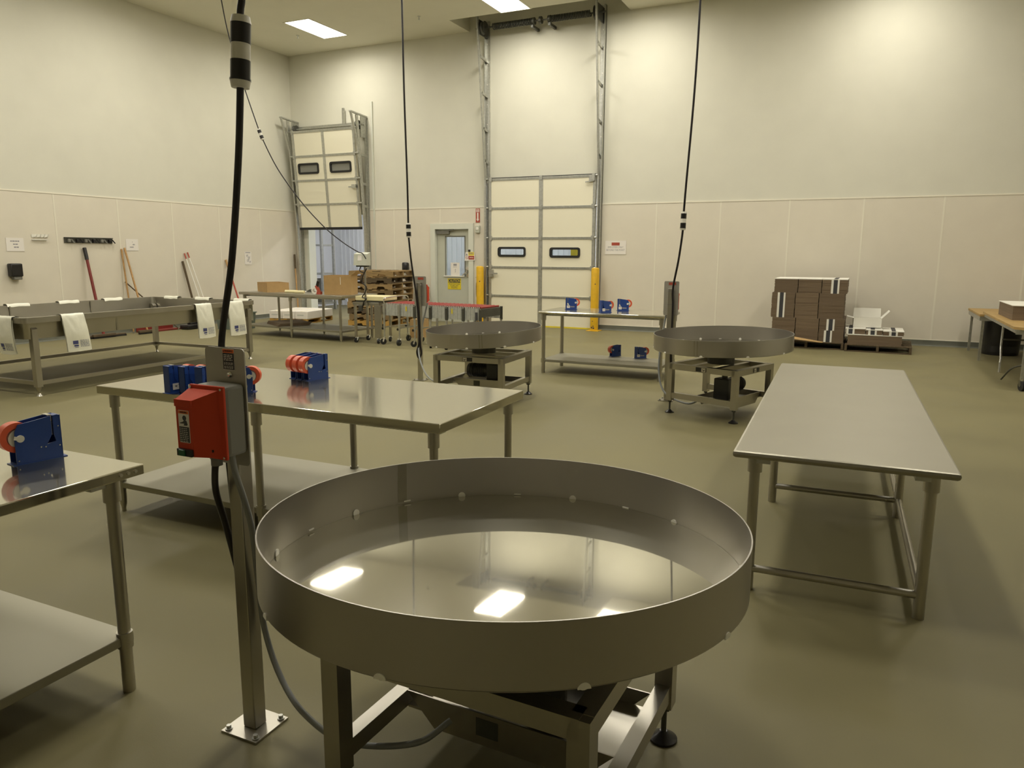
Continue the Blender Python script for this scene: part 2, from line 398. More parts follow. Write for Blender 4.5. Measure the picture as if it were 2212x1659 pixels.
# sprinklers
def sprinkler(x, y, label):
    t = thing('sprinkler_head', label, 'sprinkler', (x, y, CH), group='ceiling sprinklers')
    f = B(); f.cyl((0, 0, 0), (0, 0, -0.008), 0.035); f.build('escutcheon', 'chrome', t)
    f = B(); f.cyl((0, 0, -0.008), (0, 0, -0.06), 0.010); f.cyl((0, 0, -0.06), (0, 0, -0.064), 0.022); f.build('deflector', 'galv', t)
sprinkler(1.425, -1.305, 'small ceiling sprinkler left of the corner door light')
sprinkler(4.512, -1.342, 'small ceiling sprinkler between the two ceiling lights')
sprinkler(0.10, -1.822, 'small ceiling sprinkler against the left wall')

# ------------------------------------------------------------------ overhead doors
def window_parts(par, x0, x1, z0, z1, y, glass, t=0.05):
    """rounded rubber gasket with a pane, on a section at plane y (faces -y)"""
    f = B(); o = rrect(x0, x1, z0, z1, 0.055); i = rrect(x0 + 0.045, x1 - 0.045, z0 + 0.045, z1 - 0.045, 0.022); n = len(o)
    vs = [(p[0], y - 0.018, p[1]) for p in o] + [(p[0], y - 0.018, p[1]) for p in i] + [(p[0], y + t, p[1]) for p in o] + [(p[0], y + t, p[1]) for p in i]
    fs = []
    for k in range(n):
        q = (k + 1) % n
        fs += [(k, q, n + q, n + k), (2 * n + k, 3 * n + k, 3 * n + q, 2 * n + q), (k, 2 * n + k, 2 * n + q, q), (n + k, n + q, 3 * n + q, 3 * n + k)]
    f._new(vs, fs); g = f.build('window_frame', 'rubber', par)
    p = B(); p.prism(rrect(x0 + 0.04, x1 - 0.04, z0 + 0.04, z1 - 0.04, 0.02), y + 0.012, y + 0.018, 'y'); p.build('window_pane', glass, g)
def holed(b, x0, x1, z0, z1, y0, y1, hole):
    a, c, d, e = hole; a += .012; c -= .012; d += .012; e -= .012
    b.box(x0, a, y0, y1, z0, z1); b.box(c, x1, y0, y1, z0, z1); b.box(a, c, y0, y1, z0, d); b.box(a, c, y0, y1, e, z1)

# tall closed dock door
dt = thing('door_3', None, None, (0, 0, 0)); struct(dt)
X0, X1, XM = 5.42, 7.84, 6.64
zs = [0.02, 0.66, 1.275, 1.89, 2.52, 3.12]
for k in range(5):
    z0, z1 = zs[k], zs[k + 1] - 0.012
    b = B()
    if k == 2:
        holed(b, X0, XM, z0, z1, -0.09, -0.04, (5.64, 6.30, 1.48, 1.69)); holed(b, XM, X1, z0, z1, -0.09, -0.04, (6.85, 7.53, 1.47, 1.68))
    else: b.box(X0, X1, -0.09, -0.04, z0, z1)
    s = b.build('door_section', 'door_white', dt)
    g = B(); g.box(X0, X1, -0.098, -0.088, z1 - 0.035, z1); g.box(X0, X1, -0.106, -0.088, z1 - 0.012, z1 + 0.016)
    g.box(XM - 0.045, XM + 0.045, -0.100, -0.088, z0, z1); g.box(X0, X0 + 0.06, -0.100, -0.088, z0, z1); g.box(X1 - 0.06, X1, -0.100, -0.088, z0, z1)
    g.build('section_frame', 'galv', s)
    if k == 2:
        window_parts(s, 5.64, 6.30, 1.48, 1.69, -0.09, 'glass'); window_parts(s, 6.85, 7.53, 1.47, 1.68, -0.09, 'glass')
    h = B()
    for xx in (X0 + 0.02, XM - 0.03, X1 - 0.08): h.box(xx, xx + 0.06, -0.118, -0.095, z1 - 0.05, z1 + 0.04)
    for sx, xx in ((-1, X0), (1, X1)): h.cyl((xx, -0.11, z1), (xx + sx * 0.07, -0.11, z1), 0.022)
    h.build('hinge', 'galv', s)
b = B(); b.box(X0, X1, -0.095, -0.035, 0.0, 0.03); b.build('bottom_seal', 'sign_yellow', dt)
b = B(); b.box(X0, X1, -0.10, -0.03, 3.115, 3.14); b.build('top_seal', 'rubber', dt)
for sx, xx in ((-1, 5.36), (1, 7.90)):
    b = B(); b.box(xx - 0.05, xx + 0.05, -0.035, 0, 0, 6.3); b.box(xx - 0.05 if sx < 0 else xx + 0.03, xx - 0.03 if sx < 0 else xx + 0.05, -0.10, 0, 0, 6.3)
    for q in range(15): b.cyl((xx, -0.036, 0.25 + q * 0.4), (xx, -0.042, 0.25 + q * 0.4), 0.012, 1, 8)
    b.build('jamb_channel', ['galv', 'whitep'], dt)
    b = B(); b.beam((xx, -0.10, 0.05), (xx, -0.12, 3.1), 0.03, 0.055); b.beam((xx, -0.12, 3.1), (xx, -0.50, 6.35), 0.03, 0.06); b.build('lift_track', 'galv', dt)
    b = B()
    for z, d in ((3.5, .17), (4.15, .24), (4.85, .32), (5.55, .40)): b.beam((xx, -0.02, z - 0.05), (xx, -d, z), 0.03, 0.05)
    b.build('track_bracket', 'galv', dt)
    b = B(); b.cyl((xx + sx * 0.12, -0.30, 6.10), (xx - sx * 0.02, -0.30, 6.10), 0.02); b.box(xx - 0.012, xx + 0.012, -0.42, 0, 5.96, 6.24)
    b.lathe([(0.02, -0.03), (0.13, -0.03), (0.10, 0), (0.13, 0.03), (0.02, 0.03)], (xx - sx * 0.06, -0.30, 6.10), 0, 24, 'x', True); b.build('cable_drum', 'dark_steel', dt)
# torsion spring over the tall door
sp = B(); sp.cyl((5.3, -0.30, 6.10), (8.0, -0.30, 6.10), 0.014)
sp.build('spring_shaft', 'dark_steel', dt)
for a, c in ((5.62, 6.50), (6.90, 7.72)):
    pts = []
    N = int((c - a) / 0.034)
    for i in range(N * 10 + 1):
        t = i / 10 * 2 * PI; pts.append((a + (c - a) * i / (N * 10), -0.30 + 0.055 * math.cos(t), 6.10 + 0.055 * math.sin(t)))
    b = B(); b.tube(pts, 0.013, n=6)
    b.build('torsion_spring', 'dark_steel', dt)
b = B()
for xx in (6.53, 6.68, 6.87): b.cyl((xx - 0.025, -0.30, 6.10), (xx + 0.025, -0.30, 6.10), 0.07)
b.box(6.48, 6.53, -0.33, 0, 5.98, 6.03); b.box(6.85, 6.90, -0.33, 0, 5.98, 6.03); b.build('spring_anchor', 'dark_steel', dt)
b = B(); b.box(5.44, 5.54, -0.15, -0.09, 1.05, 1.20); b.beam((5.47, -0.16, 1.12), (5.66, -0.16, 1.12), 0.02, 0.03); b.build('slide_lock', 'galv', dt)
b = B(); b.box(7.70, 7.82, -0.13, -0.09, 3.0, 3.12); b.beam((7.62, -0.12, 2.98), (7.80, -0.12, 3.0), 0.02, 0.02); b.build('slide_lock', 'galv', dt)

# raised dock door in the corner: leans out from the wall
dr = thing('door_1', None, None, (0, 0, 0)); struct(dr)
tilt = thing('door_curtain', None, None, (0, -0.17, 2.12)); tilt.parent = dr; tilt.rotation_euler = (math.radians(4.3), 0, 0)
X0, X1, XM = 0.32, 2.14, 1.24
for k in range(4):
    z0, z1 = 0.03 + k * 0.555, 0.03 + (k + 1) * 0.555 - 0.012
    b = B()
    wl_, wr_ = (0.44, 1.06, z0 + 0.13, z0 + 0.38), (1.38, 2.00, z0 + 0.13, z0 + 0.38)
    if k == 2: holed(b, X0, XM, z0, z1, -0.05, 0, wl_); holed(b, XM, X1, z0, z1, -0.05, 0, wr_)
    else: b.box(X0, X1, -0.05, 0, z0, z1)
    s = b.build('door_section', 'door_white', tilt)
    g = B(); g.box(X0, X1, -0.058, -0.049, z1 - 0.035, z1); g.box(X0, X1, -0.066, -0.049, z1 - 0.01, z1 + 0.016)
    g.box(XM - 0.035, XM + 0.035, -0.060, -0.049, z0, z1); g.box(X0, X0 + 0.07, -0.060, -0.049, z0, z1); g.box(X1 - 0.05, X1, -0.060, -0.049, z0, z1)
    g.build('section_frame', 'galv', s)
    if k == 2: window_parts(s, *wl_, -0.05, 'glass_grey'); window_parts(s, *wr_, -0.05, 'glass_grey')
    h = B()
    for xx in (X0, X1 - 0.06): h.box(xx, xx + 0.06, -0.075, -0.05, z1 - 0.05, z1 + 0.04)
    for sx, xx in ((-1, X0), (1, X1)): h.cyl((xx, -0.06, z1), (xx + sx * 0.09, -0.06, z1), 0.022)
    h.build('hinge', 'galv', s)
b = B(); b.box(X0, X1, -0.055, 0.0, -0.03, 0.03); b.build('bottom_seal', 'rubber', tilt)
for sx, xx in ((-1, 0.22), (1, 2.22)):
    b = B(); b.box(xx - 0.03, xx + 0.03, -0.03, 0, 0, 4.55); b.box(xx - 0.008, xx + 0.008, -0.10, 0, 0, 4.55); b.build('jamb_channel', 'galv', dr)
    b = B(); b.beam((xx, -0.12, 0.05), (xx, -0.17, 2.1), 0.035, 0.06); b.beam((xx, -0.17, 2.1), (xx, -0.38, 4.62), 0.035, 0.07); b.build('lift_track', 'galv', dr)
    b = B()
    for z, d in ((2.6, .2), (3.1, .24), (3.75, .3)): b.beam((xx, -0.02, z), (xx, -d, z + 0.02), 0.03, 0.06)
    b.box(xx - 0.01, xx + 0.01, -0.24, 0, 4.15, 4.62); b.beam((xx, -0.02, 4.62), (xx, -0.62, 4.66), 0.06, 0.03); b.beam((xx, -0.60, 4.66), (xx, -0.36, 3.95), 0.05, 0.025)
    b.build('track_bracket', 'galv', dr)
b = B(); b.box(0.2, 2.24, -0.13, -0.08, 4.40, 4.50); b.cyl((0.15, -0.20, 4.43), (2.3, -0.20, 4.43), 0.02); b.build('header_rail', 'galv', dr)
b = B(); b.box(1.60, 1.65, -0.10, -0.05, 4.48, 4.85); b.build('rail_post', 'galv', dr)
b = B()
for xx in (0.30, 2.12): b.lathe([(0.02, -0.03), (0.10, -0.03), (0.08, 0), (0.10, 0.03), (0.02, 0.03)], (xx, -0.20, 4.43), 0, 24, 'x', True)
b.build('cable_drum', 'dark_steel', dr)
b = B(); b.box(2.0, 2.12, -0.36, -0.32, 3.02, 3.10); b.beam((1.9, -0.33, 3.05), (2.12, -0.33, 3.05), 0.015, 0.03); b.build('slide_lock', 'galv', dr)
# opening lining, and steel conduit beside the door
b = B(); b.box(0.342, 0.40, -0.01, 0.24, 0, 2.44); b.box(2.06, 2.118, -0.01, 0.24, 0, 2.44); b.box(0.342, 2.118, -0.01, 0.24, 2.44, 2.498); b.build('frame', 'frame_white', dr)
b = B(); b.box(2.36, 2.40, -0.035, 0, 2.3, 4.95); b.box(2.37, 2.39, -0.02, 0, 0.9, 2.3); struct(b.build('trim_conduit', 'frame_white'))

# personnel door
dp = thing('door_2', None, None, (0, 0, 0)); struct(dp)
b = B(); b.box(3.90, 3.979, -0.03, -0.002, 0, 2.08); b.box(3.979, 4.02, -0.03, 0.19, 0, 2.08); b.box(4.88, 4.921, -0.03, 0.19, 0, 2.08); b.box(4.921, 5.00, -0.03, -0.002, 0, 2.08); b.box(3.90, 5.00, -0.03, -0.002, 2.08, 2.20); b.box(3.985, 4.915, -0.002, 0.19, 2.08, 2.125); b.build('frame', 'frame_white', dp)
b = B(); holed(b, 4.03, 4.87, 0.01, 2.075, 0.06, 0.10, (4.245, 4.745, 1.04, 1.92)); leaf = b.build('leaf', 'door_grey', dp)
b = B(); b.box(4.24, 4.75, 0.052, 0.062, 1.91, 1.935); b.box(4.235, 4.26, 0.052, 0.062, 1.04, 1.93); b.box(4.735, 4.76, 0.052, 0.062, 1.04, 1.93); b.build('glazing_bead', 'greyp', leaf)
b = B(); b.box(4.20, 4.74, 0.038, 0.065, 1.025, 1.05); b.build('sill_bead', 'whitep', leaf)
b = B(); b.box(4.25, 4.745, 0.075, 0.085, 1.04, 1.925); b.build('window_pane', 'glass', leaf)
b = B(); b.box(4.05, 4.37, 0.0, 0.06, 1.97, 2.04, b=0.008); b.beam((4.22, 0.02, 2.03), (4.50, -0.02, 2.075), 0.012, 0.03); b.build('door_closer', 'greyp', dp)
b = B(); b.box(4.79, 4.86, 0.04, 0.062, 1.02, 1.26, b=0.006); b.cyl((4.83, 0.06, 1.16), (4.83, -0.02, 1.16), 0.014); b.beam((4.84, -0.01, 1.16), (4.72, -0.02, 1.06), 0.02, 0.025); b.box(4.79, 4.88, 0.0, 0.05, 1.18, 1.24, 0, b=0.006); b.build('door_handle', 'chrome', dp)

# ------------------------------------------------------------------ signs and small wall fittings
def lines(par, x0, x1, zs, h, y, m, ax='y', jit=0.0, cut=0.0):
    """rows of small unreadable print"""
    b = B()
    for z in zs:
        x = x0 + jit * random.random(); e = x1 - jit * random.random()
        while x < e - 0.002:
            wd = min(e - x, (0.02 + 0.03 * random.random()) * (cut if cut else 1))
            if ax == 'y': b.box(x, x + wd, y - 0.0006, y, z - h / 2, z + h / 2)
            else: b.box(y, y + 0.0006, x, x + wd, z - h / 2, z + h / 2)
            x += wd + 0.004 * (cut if cut else 1) + 0.002
    return b.build('print', m, par)
t = thing('caution_sign', 'yellow caution sign on the lower half of the personnel door', 'sign', (4.467, 0.059, 0.742))
b = B(); b.box(-0.172, 0.172, -0.003, 0, 0, 0.245); b.build('plate', 'sign_yellow', t)
b = B(); b.box(-0.155, 0.155, -0.004, -0.003, 0.15, 0.232); b.build('header_band', 'ink', t)
text('header_text', 'CAUTION', 0.088, 'sign_yellow', t, (0, -0.0042, 0.19), sx=0.80)
for i, s_ in enumerate(('WATCH FOR', 'FORKLIFT', 'TRAFFIC')): text('sign_text', s_, 0.052, 'ink', t, (0, -0.0034, 0.118 - 0.042 * i), sx=0.92)
t = thing('door_notice', 'white paper notice taped inside the personnel door window', 'notice', (4.487, 0.066, 1.045))
b = B(); b.box(-0.115, 0.115, -0.0015, 0, 0, 0.295); b.build('sheet', 'paper', t)
b = B(); b.box(-0.045, 0.04, -0.0022, -0.0015, 0.225, 0.27); b.build('heading_block', 'ink_soft', t)
lines(t, -0.05, 0.04, [0.205, 0.195], 0.005, -0.0016, 'ink_soft'); b = B()
for q in range(6): b.box(-0.01 + 0.006 * (q % 3), 0.012 + 0.006 * (q % 2), -0.0022, -0.0015, 0.08 + q * 0.014, 0.088 + q * 0.014)
b.build('figure', 'ink_soft', t)
t = thing('safety_sign', 'small white sign with yellow and red panels beside the personnel door handle', 'sign', (4.93, -0.034, 1.385), 0.0)
b = B(); b.prism([(-0.145, 0), (0.12, 0.012), (0.105, 0.20), (-0.12, 0.19)], -0.003, 0, 'y'); b.build('plate', 'paper', t)
b = B(); b.box(-0.045, 0.095, -0.004, -0.003, 0.115, 0.195); b.build('yellow_panel', 'sign_yellow', t)
b = B(); b.box(-0.045, 0.10, -0.004, -0.003, 0.028, 0.108); b.build('red_panel', 'sign_red', t)
b = B(); b.prism([(-0.12, 0.115), (-0.06, 0.115), (-0.09, 0.165)], -0.004, -0.003, 'y'); b.build('warning_triangle', 'ink_soft', t)
b = B(); b.ring((-0.085, -0.0035, 0.068), 0.024, 0.032, -0.0006, 0.0006, 'y'); b.beam((-0.10, -0.0037, 0.085), (-0.07, -0.0037, 0.05), 0.0008, 0.006); b.build('prohibition_ring', 'sign_red', t)
lines(t, -0.03, 0.08, [0.175, 0.15], 0.012, -0.0041, 'ink_soft'); lines(t, -0.02, 0.08, [0.07], 0.012, -0.0041, 'paper')
t = thing('door_contact', 'small black sensor block above the red and yellow safety sign', 'sensor', (4.905, -0.03, 1.585))
b = B(); b.box(-0.025, 0.025, -0.02, 0, 0, 0.045, b=0.004); b.build('body', 'blackp', t)
t = thing('extinguisher_sign', 'narrow red sign with a white downward arrow beside the tall dock door', 'sign', (5.11, -0.012, 2.215))
b = B(); b.box(-0.05, 0.05, -0.004, 0, 0, 0.30); b.build('plate', 'sign_red', t)
b = B(); b.box(-0.036, 0.036, -0.005, -0.004, 0.225, 0.285); b.prism([(-0.016, 0.21), (0.016, 0.21), (0.016, 0.075), (0.034, 0.075), (0, 0.02), (-0.034, 0.075), (-0.016, 0.075)], -0.005, -0.004, 'y'); b.build('arrow', 'paper', t)
lines(t, -0.028, 0.028, [0.27, 0.245], 0.012, -0.0051, 'sign_red')
t = thing('alarm_sounder', 'beige wall sounder box under the red arrow sign', 'alarm', (5.115, -0.009, 1.99))
b = B(); b.box(-0.055, 0.055, -0.05, 0, 0, 0.16, b=0.01); b.build('housing', 'door_grey', t)
b = B(); b.lathe([(0, -0.012), (0.03, -0.01), (0.035, 0)], (0.0, -0.05, 0.09), 0, 16, 'y'); b.build('lens', 'whitep', t)
t = thing('light_switch', 'ivory switch plate on the wall above the left yellow bollard', 'switch', (5.09, -0.009, 1.165))
b = B(); b.box(-0.035, 0.035, -0.006, 0, 0, 0.115, b=0.003); b.build('plate', 'ivory', t)
b = B(); b.box(-0.012, 0.012, -0.014, -0.006, 0.04, 0.075); b.build('rocker', 'whitep', t)
t = thing('fire_extinguisher', 'red fire extinguisher on the wall half hidden behind the left bollard', 'fire extinguisher', (5.185, -0.082, 0.50))
b = B(); b.lathe([(0, 0), (0.058, 0), (0.062, 0.02), (0.062, 0.36), (0.05, 0.42), (0.025, 0.44), (0.025, 0.46)], (0, 0, 0), 0, 20); b.build('cylinder', 'sign_red', t)
b = B(); b.lathe([(0.0632, 0.12), (0.0632, 0.28)], (0, 0, 0), 0, 20); b.build('label_wrap', 'paper', t)
b = B(); b.box(-0.02, 0.02, -0.02, 0.02, 0.46, 0.50); b.beam((0, 0, 0.50), (-0.09, -0.02, 0.53), 0.02, 0.012); b.build('valve', 'chrome', t)
b = B(); b.tube(catmull([(0.02, 0, 0.48), (-0.05, -0.04, 0.42), (-0.055, -0.045, 0.2), (-0.052, -0.04, 0.1)]), 0.01); b.build('hose', 'rubber', t)
b = B(); b.box(-0.03, 0.03, 0.058, 0.074, 0.02, 0.4); b.build('wall_bracket', 'galv', t)
t = thing('employees_sign', 'white wall sign with a red block right of the tall dock door', 'sign', (8.26, -0.0125, 1.545))
b = B(); b.box(-0.22, 0.22, -0.003, 0, 0, 0.27); b.build('plate', 'paper', t)
b = B(); b.box(-0.085, 0.085, -0.004, -0.003, 0.175, 0.235); b.build('red_block', 'sign_red', t)
text('sign_text', 'EMPLOYEES ONLY', 0.05, 'ink_soft', t, (0, -0.0034, 0.14), sx=0.80)
text('sign_text', 'BEYOND THIS POINT', 0.05, 'ink_soft', t, (0, -0.0034, 0.083), sx=0.80)
def left_sign(y0, y1, z0, z1, label, name='wall_notice'):
    t = thing(name, label, 'notice', (0.0125, (y0 + y1) / 2, z0))
    h = (y1 - y0) / 2; b = B(); b.box(0, 0.002, -h, h, 0, z1 - z0); b.build('sheet', 'paper', t); return t, h, z1 - z0
t, h, q = left_sign(-7.03, -6.74, 1.55, 1.77, 'white notice on the left wall above the black soap dispenser')
lines(t, -h * .55, h * .55, [q * .75, q * .52, q * .3], 0.02, 0.0021, 'ink_soft', 'x', 0.08)
t, h, q = left_sign(-4.80, -4.53, 1.57, 1.79, 'white notice on the left wall right of the tool rail')
lines(t, -h * .5, h * .5, [q * .75, q * .52, q * .3], 0.02, 0.0021, 'ink_soft', 'x', 0.08)
t, h, q = left_sign(-1.77, -1.56, 1.27, 1.56, 'white poster with small drawings on the left wall near the corner')
lines(t, -h * .7, h * .7, [q * .93], 0.02, 0.0021, 'ink_soft', 'x')
b = B()
for (yy, zz, r) in ((-0.03, .20, .025), (0.02, .15, .03), (-0.01, .09, .028), (0.05, .06, .02)):
    b.ring((0.0024, yy, zz), r * .6, r, -0.0004, 0.0004, 'x', 0, 14); b.beam((0.0024, yy, zz), (0.0024, yy + r * 1.6, zz + r), 0.0008, 0.006)
b.build('drawing', 'ink_soft', t)
t = thing('soap_dispenser', 'black soap dispenser on the left wall under the left notice', 'dispenser', (0.0115, -6.96, 1.08))
b = B(); b.box(0, 0.11, -0.10, 0.10, 0.05, 0.27, b=0.02); b.build('housing', 'blackp', t)
b = B(); b.box(0.01, 0.095, -0.055, 0.085, 0.0, 0.06, b=0.012); b.build('nozzle_tray', 'greyp', t)
t = thing('coat_hook_rail', 'small pale rack of four hooks on the left wall', 'hook rail', (0.0115, -6.46, 1.735))
b = B(); b.box(0, 0.02, -0.14, 0.12, 0.0, 0.02); b.box(0, 0.008, -0.14, 0.14, 0.05, 0.10); b.build('rail', 'whitep', t)
for q in range(4):
    b = B(); b.tube(catmull([(0.005, -0.10 + q * 0.065, 0.055), (0.05, -0.09 + q * 0.065, 0.06), (0.07, -0.075 + q * 0.065, 0.105)]), 0.008); b.build('hook', 'whitep', t)
t = thing('tool_rail', 'long black tool holder rail on the left wall above the red broom handle', 'tool rail', (0.0115, -5.56, 1.70))
b = B(); b.box(0, 0.012, -0.47, 0.47, 0.0, 0.085); b.box(0, 0.035, -0.47, 0.47, 0.085, 0.10); b.build('rail', ['dark_steel'], t)
for q in range(6):
    b = B(); b.box(0.012, 0.05, -0.42 + q * 0.16, -0.37 + q * 0.16, 0.01, 0.07, b=0.008); b.beam((0.03, -0.35 + q * 0.16, 0.07), (0.06, -0.31 + q * 0.16, 0.0), 0.02, 0.02); b.build('gripper', 'blackp' if q % 2 else 'greyp', t)
t = thing('wall_canister', 'black dispenser on the back wall just above the pallet stack', 'dispenser', (3.25, -0.085, 1.12))
b = B(); b.lathe([(0, 0), (0.07, 0), (0.075, 0.02), (0.075, 0.19), (0.06, 0.215), (0, 0.22)], (0, 0, 0), 0, 20); b.build('body', 'blackp', t)
b = B(); b.box(-0.05, 0.05, 0.06, 0.078, 0.02, 0.2); b.build('wall_bracket', 'blackp', t)

# yellow bollards
def bollard(x, y, label):
    t = thing('bollard', label, 'bollard', (x, y, 0), group='yellow dock bollards')
    b = B(); b.lathe([(0.082, 0.012), (0.082, 1.245), (0.075, 1.262), (0.05, 1.275), (0, 1.28)], (0, 0, 0), 0, 28); b.build('post', 'yellow', t)
    b = B(); b.box(-0.13, 0.13, -0.13, 0.13, 0, 0.012, b=0.003); b.build('base_plate', 'yellow', t)
    b = B()
    for (a, z, r) in ((-1.9, 0.07, .02), (-1.5, 0.1, .013), (-1.7, 0.2, .01), (-1.2, 0.95, .012), (-1.4, 0.06, .018)):
        b.cyl((0.08 * math.cos(a), 0.08 * math.sin(a), z), (0.0832 * math.cos(a), 0.0832 * math.sin(a), z), r, 0, 8)
    b.build('paint_chip', 'ink', t)
bollard(7.94, -0.30, 'yellow steel bollard at the right side of the tall dock door')
bollard(5.27, -0.22, 'yellow steel bollard at the left side of the tall dock door')

# ------------------------------------------------------------------ steel work tables
def table(name, label, loc, rz, L, Wd, z, top='steel_top', edge=0.045, shelf=None, legs=('L', 'R'), ins=(0.07, 0.06), bars=None, round_edge=False, collar=True, r=0.021, shelf_ins=0.05, cat='table', bullet_feet=True):
    t = thing(name, label, cat, loc, rz, None)
    b = B()
    if round_edge:
        b.box(0, L, 0, Wd, z - edge, z, b=edge * 0.42)
    else:
        b.box(0, L, 0, Wd, z - edge, z, b=0.004)
    tp = b.build('tabletop', top, t)
    b = B(); b.box(0.06, L - 0.06, 0.10, 0.16, z - edge - 0.03, z - edge); b.box(0.06, L - 0.06, Wd - 0.16, Wd - 0.10, z - edge - 0.03, z - edge); b.build('support_channel', 'galv', t)
    xs = {'L': ins[0], 'R': L - ins[0], 'M': L / 2}
    for k in legs:
        for y in (ins[1], Wd - ins[1]):
            x = xs[k]; b = B(); b.cyl((x, y, 0.075), (x, y, z - edge), r, 0, 20)
            if collar: b.cyl((x, y, z - edge - 0.085), (x, y, z - edge), r * 1.35, 0, 20)
            if bullet_feet:
                b.lathe([(r * 1.0, 0.12), (r * 0.95, 0.05), (r * 0.62, 0.02), (r * 0.62, 0.0), (0, 0)], (x, y, 0), 0, 18)
            else: b.cyl((x, y, 0.0), (x, y, 0.075), r * 1.02, 0, 20)
            if shelf: b.cyl((x, y, shelf - 0.045), (x, y, shelf + 0.012), r * 1.28, 0, 20)
            lg = b.build('leg', 'steel', t)
    if shelf:
        b = B(); b.box(shelf_ins, L - shelf_ins, shelf_ins * 0.85, Wd - shelf_ins * 0.85, shelf - 0.035, shelf, b=0.004); b.build('undershelf', 'steel_matte', t)
    if bars is not None:
        for k in (legs if bars == 'ends' else legs):
            b = B(); b.cyl((xs[k], ins[1], 0.105), (xs[k], Wd - ins[1], 0.105), 0.018, 0, 16); b.build('crossbar', 'steel', t)
        b = B(); b.cyl((xs['L'], ins[1], 0.105), (xs['R'], ins[1], 0.105), 0.018, 0, 16); b.build('crossbar', 'steel', t)
    return t
# low bare-topped table at the right: long axis runs away from the camera
T3 = table('low_work_table', 'long low matte steel table without shelf, right of the large foreground turntable', (13.32, -11.41, 0), PI / 2 + 0.03, 3.0, 0.895, 0.692, 'steel_satin', 0.032, None, ('L', 'M', 'R'), (0.12, 0.09), 'ends', True, True, 0.024, bullet_feet=False)
T1 = table('work_table', 'steel work table with undershelf behind the red control box, holding blue tape dispensers', (8.851, -11.922, 0), 0.012, 2.33, 0.96, 0.779, 'steel_top', 0.048, 0.185, ('L', 'M', 'R'), (0.07, 0.06))
# the shorter-legged front corner of the table at the left edge of the room's view
T2 = table('work_table', 'steel work table in the near left corner carrying one blue tape dispenser', (8.85, -13.86, 0), 0.0, 1.84, 0.79, 0.832, 'steel_top', 0.036, 0.215, ('L', 'R'), (0.07, 0.08), shelf_ins=0.06, bullet_feet=False)
for k in range(3):
    b = B(); b.cyl((1.84, 0.79 - 0.035 - 0.028 * k, 0.815), (1.844, 0.79 - 0.035 - 0.028 * k, 0.815), 0.006, 0, 12); b.build('edge_bolt', 'chrome', T2)
T4 = table('work_table', 'steel work table with undershelf and five blue dispensers, before the right bollard', (9.066, -5.842, 0), 0.004, 1.682, 0.79, 0.818, 'steel_top', 0.034, 0.185, ('L', 'R'), (0.06, 0.06), round_edge=True, bullet_feet=False, r=0.024)
T5 = table('work_table', 'steel work table with six legs and cartons on top, beside the raised corner door', (2.165, -4.144, 0), -0.074, 2.56, 0.958, 0.814, 'steel', 0.05, 0.20, ('L', 'M', 'R'), (0.09, 0.06), r=0.024)

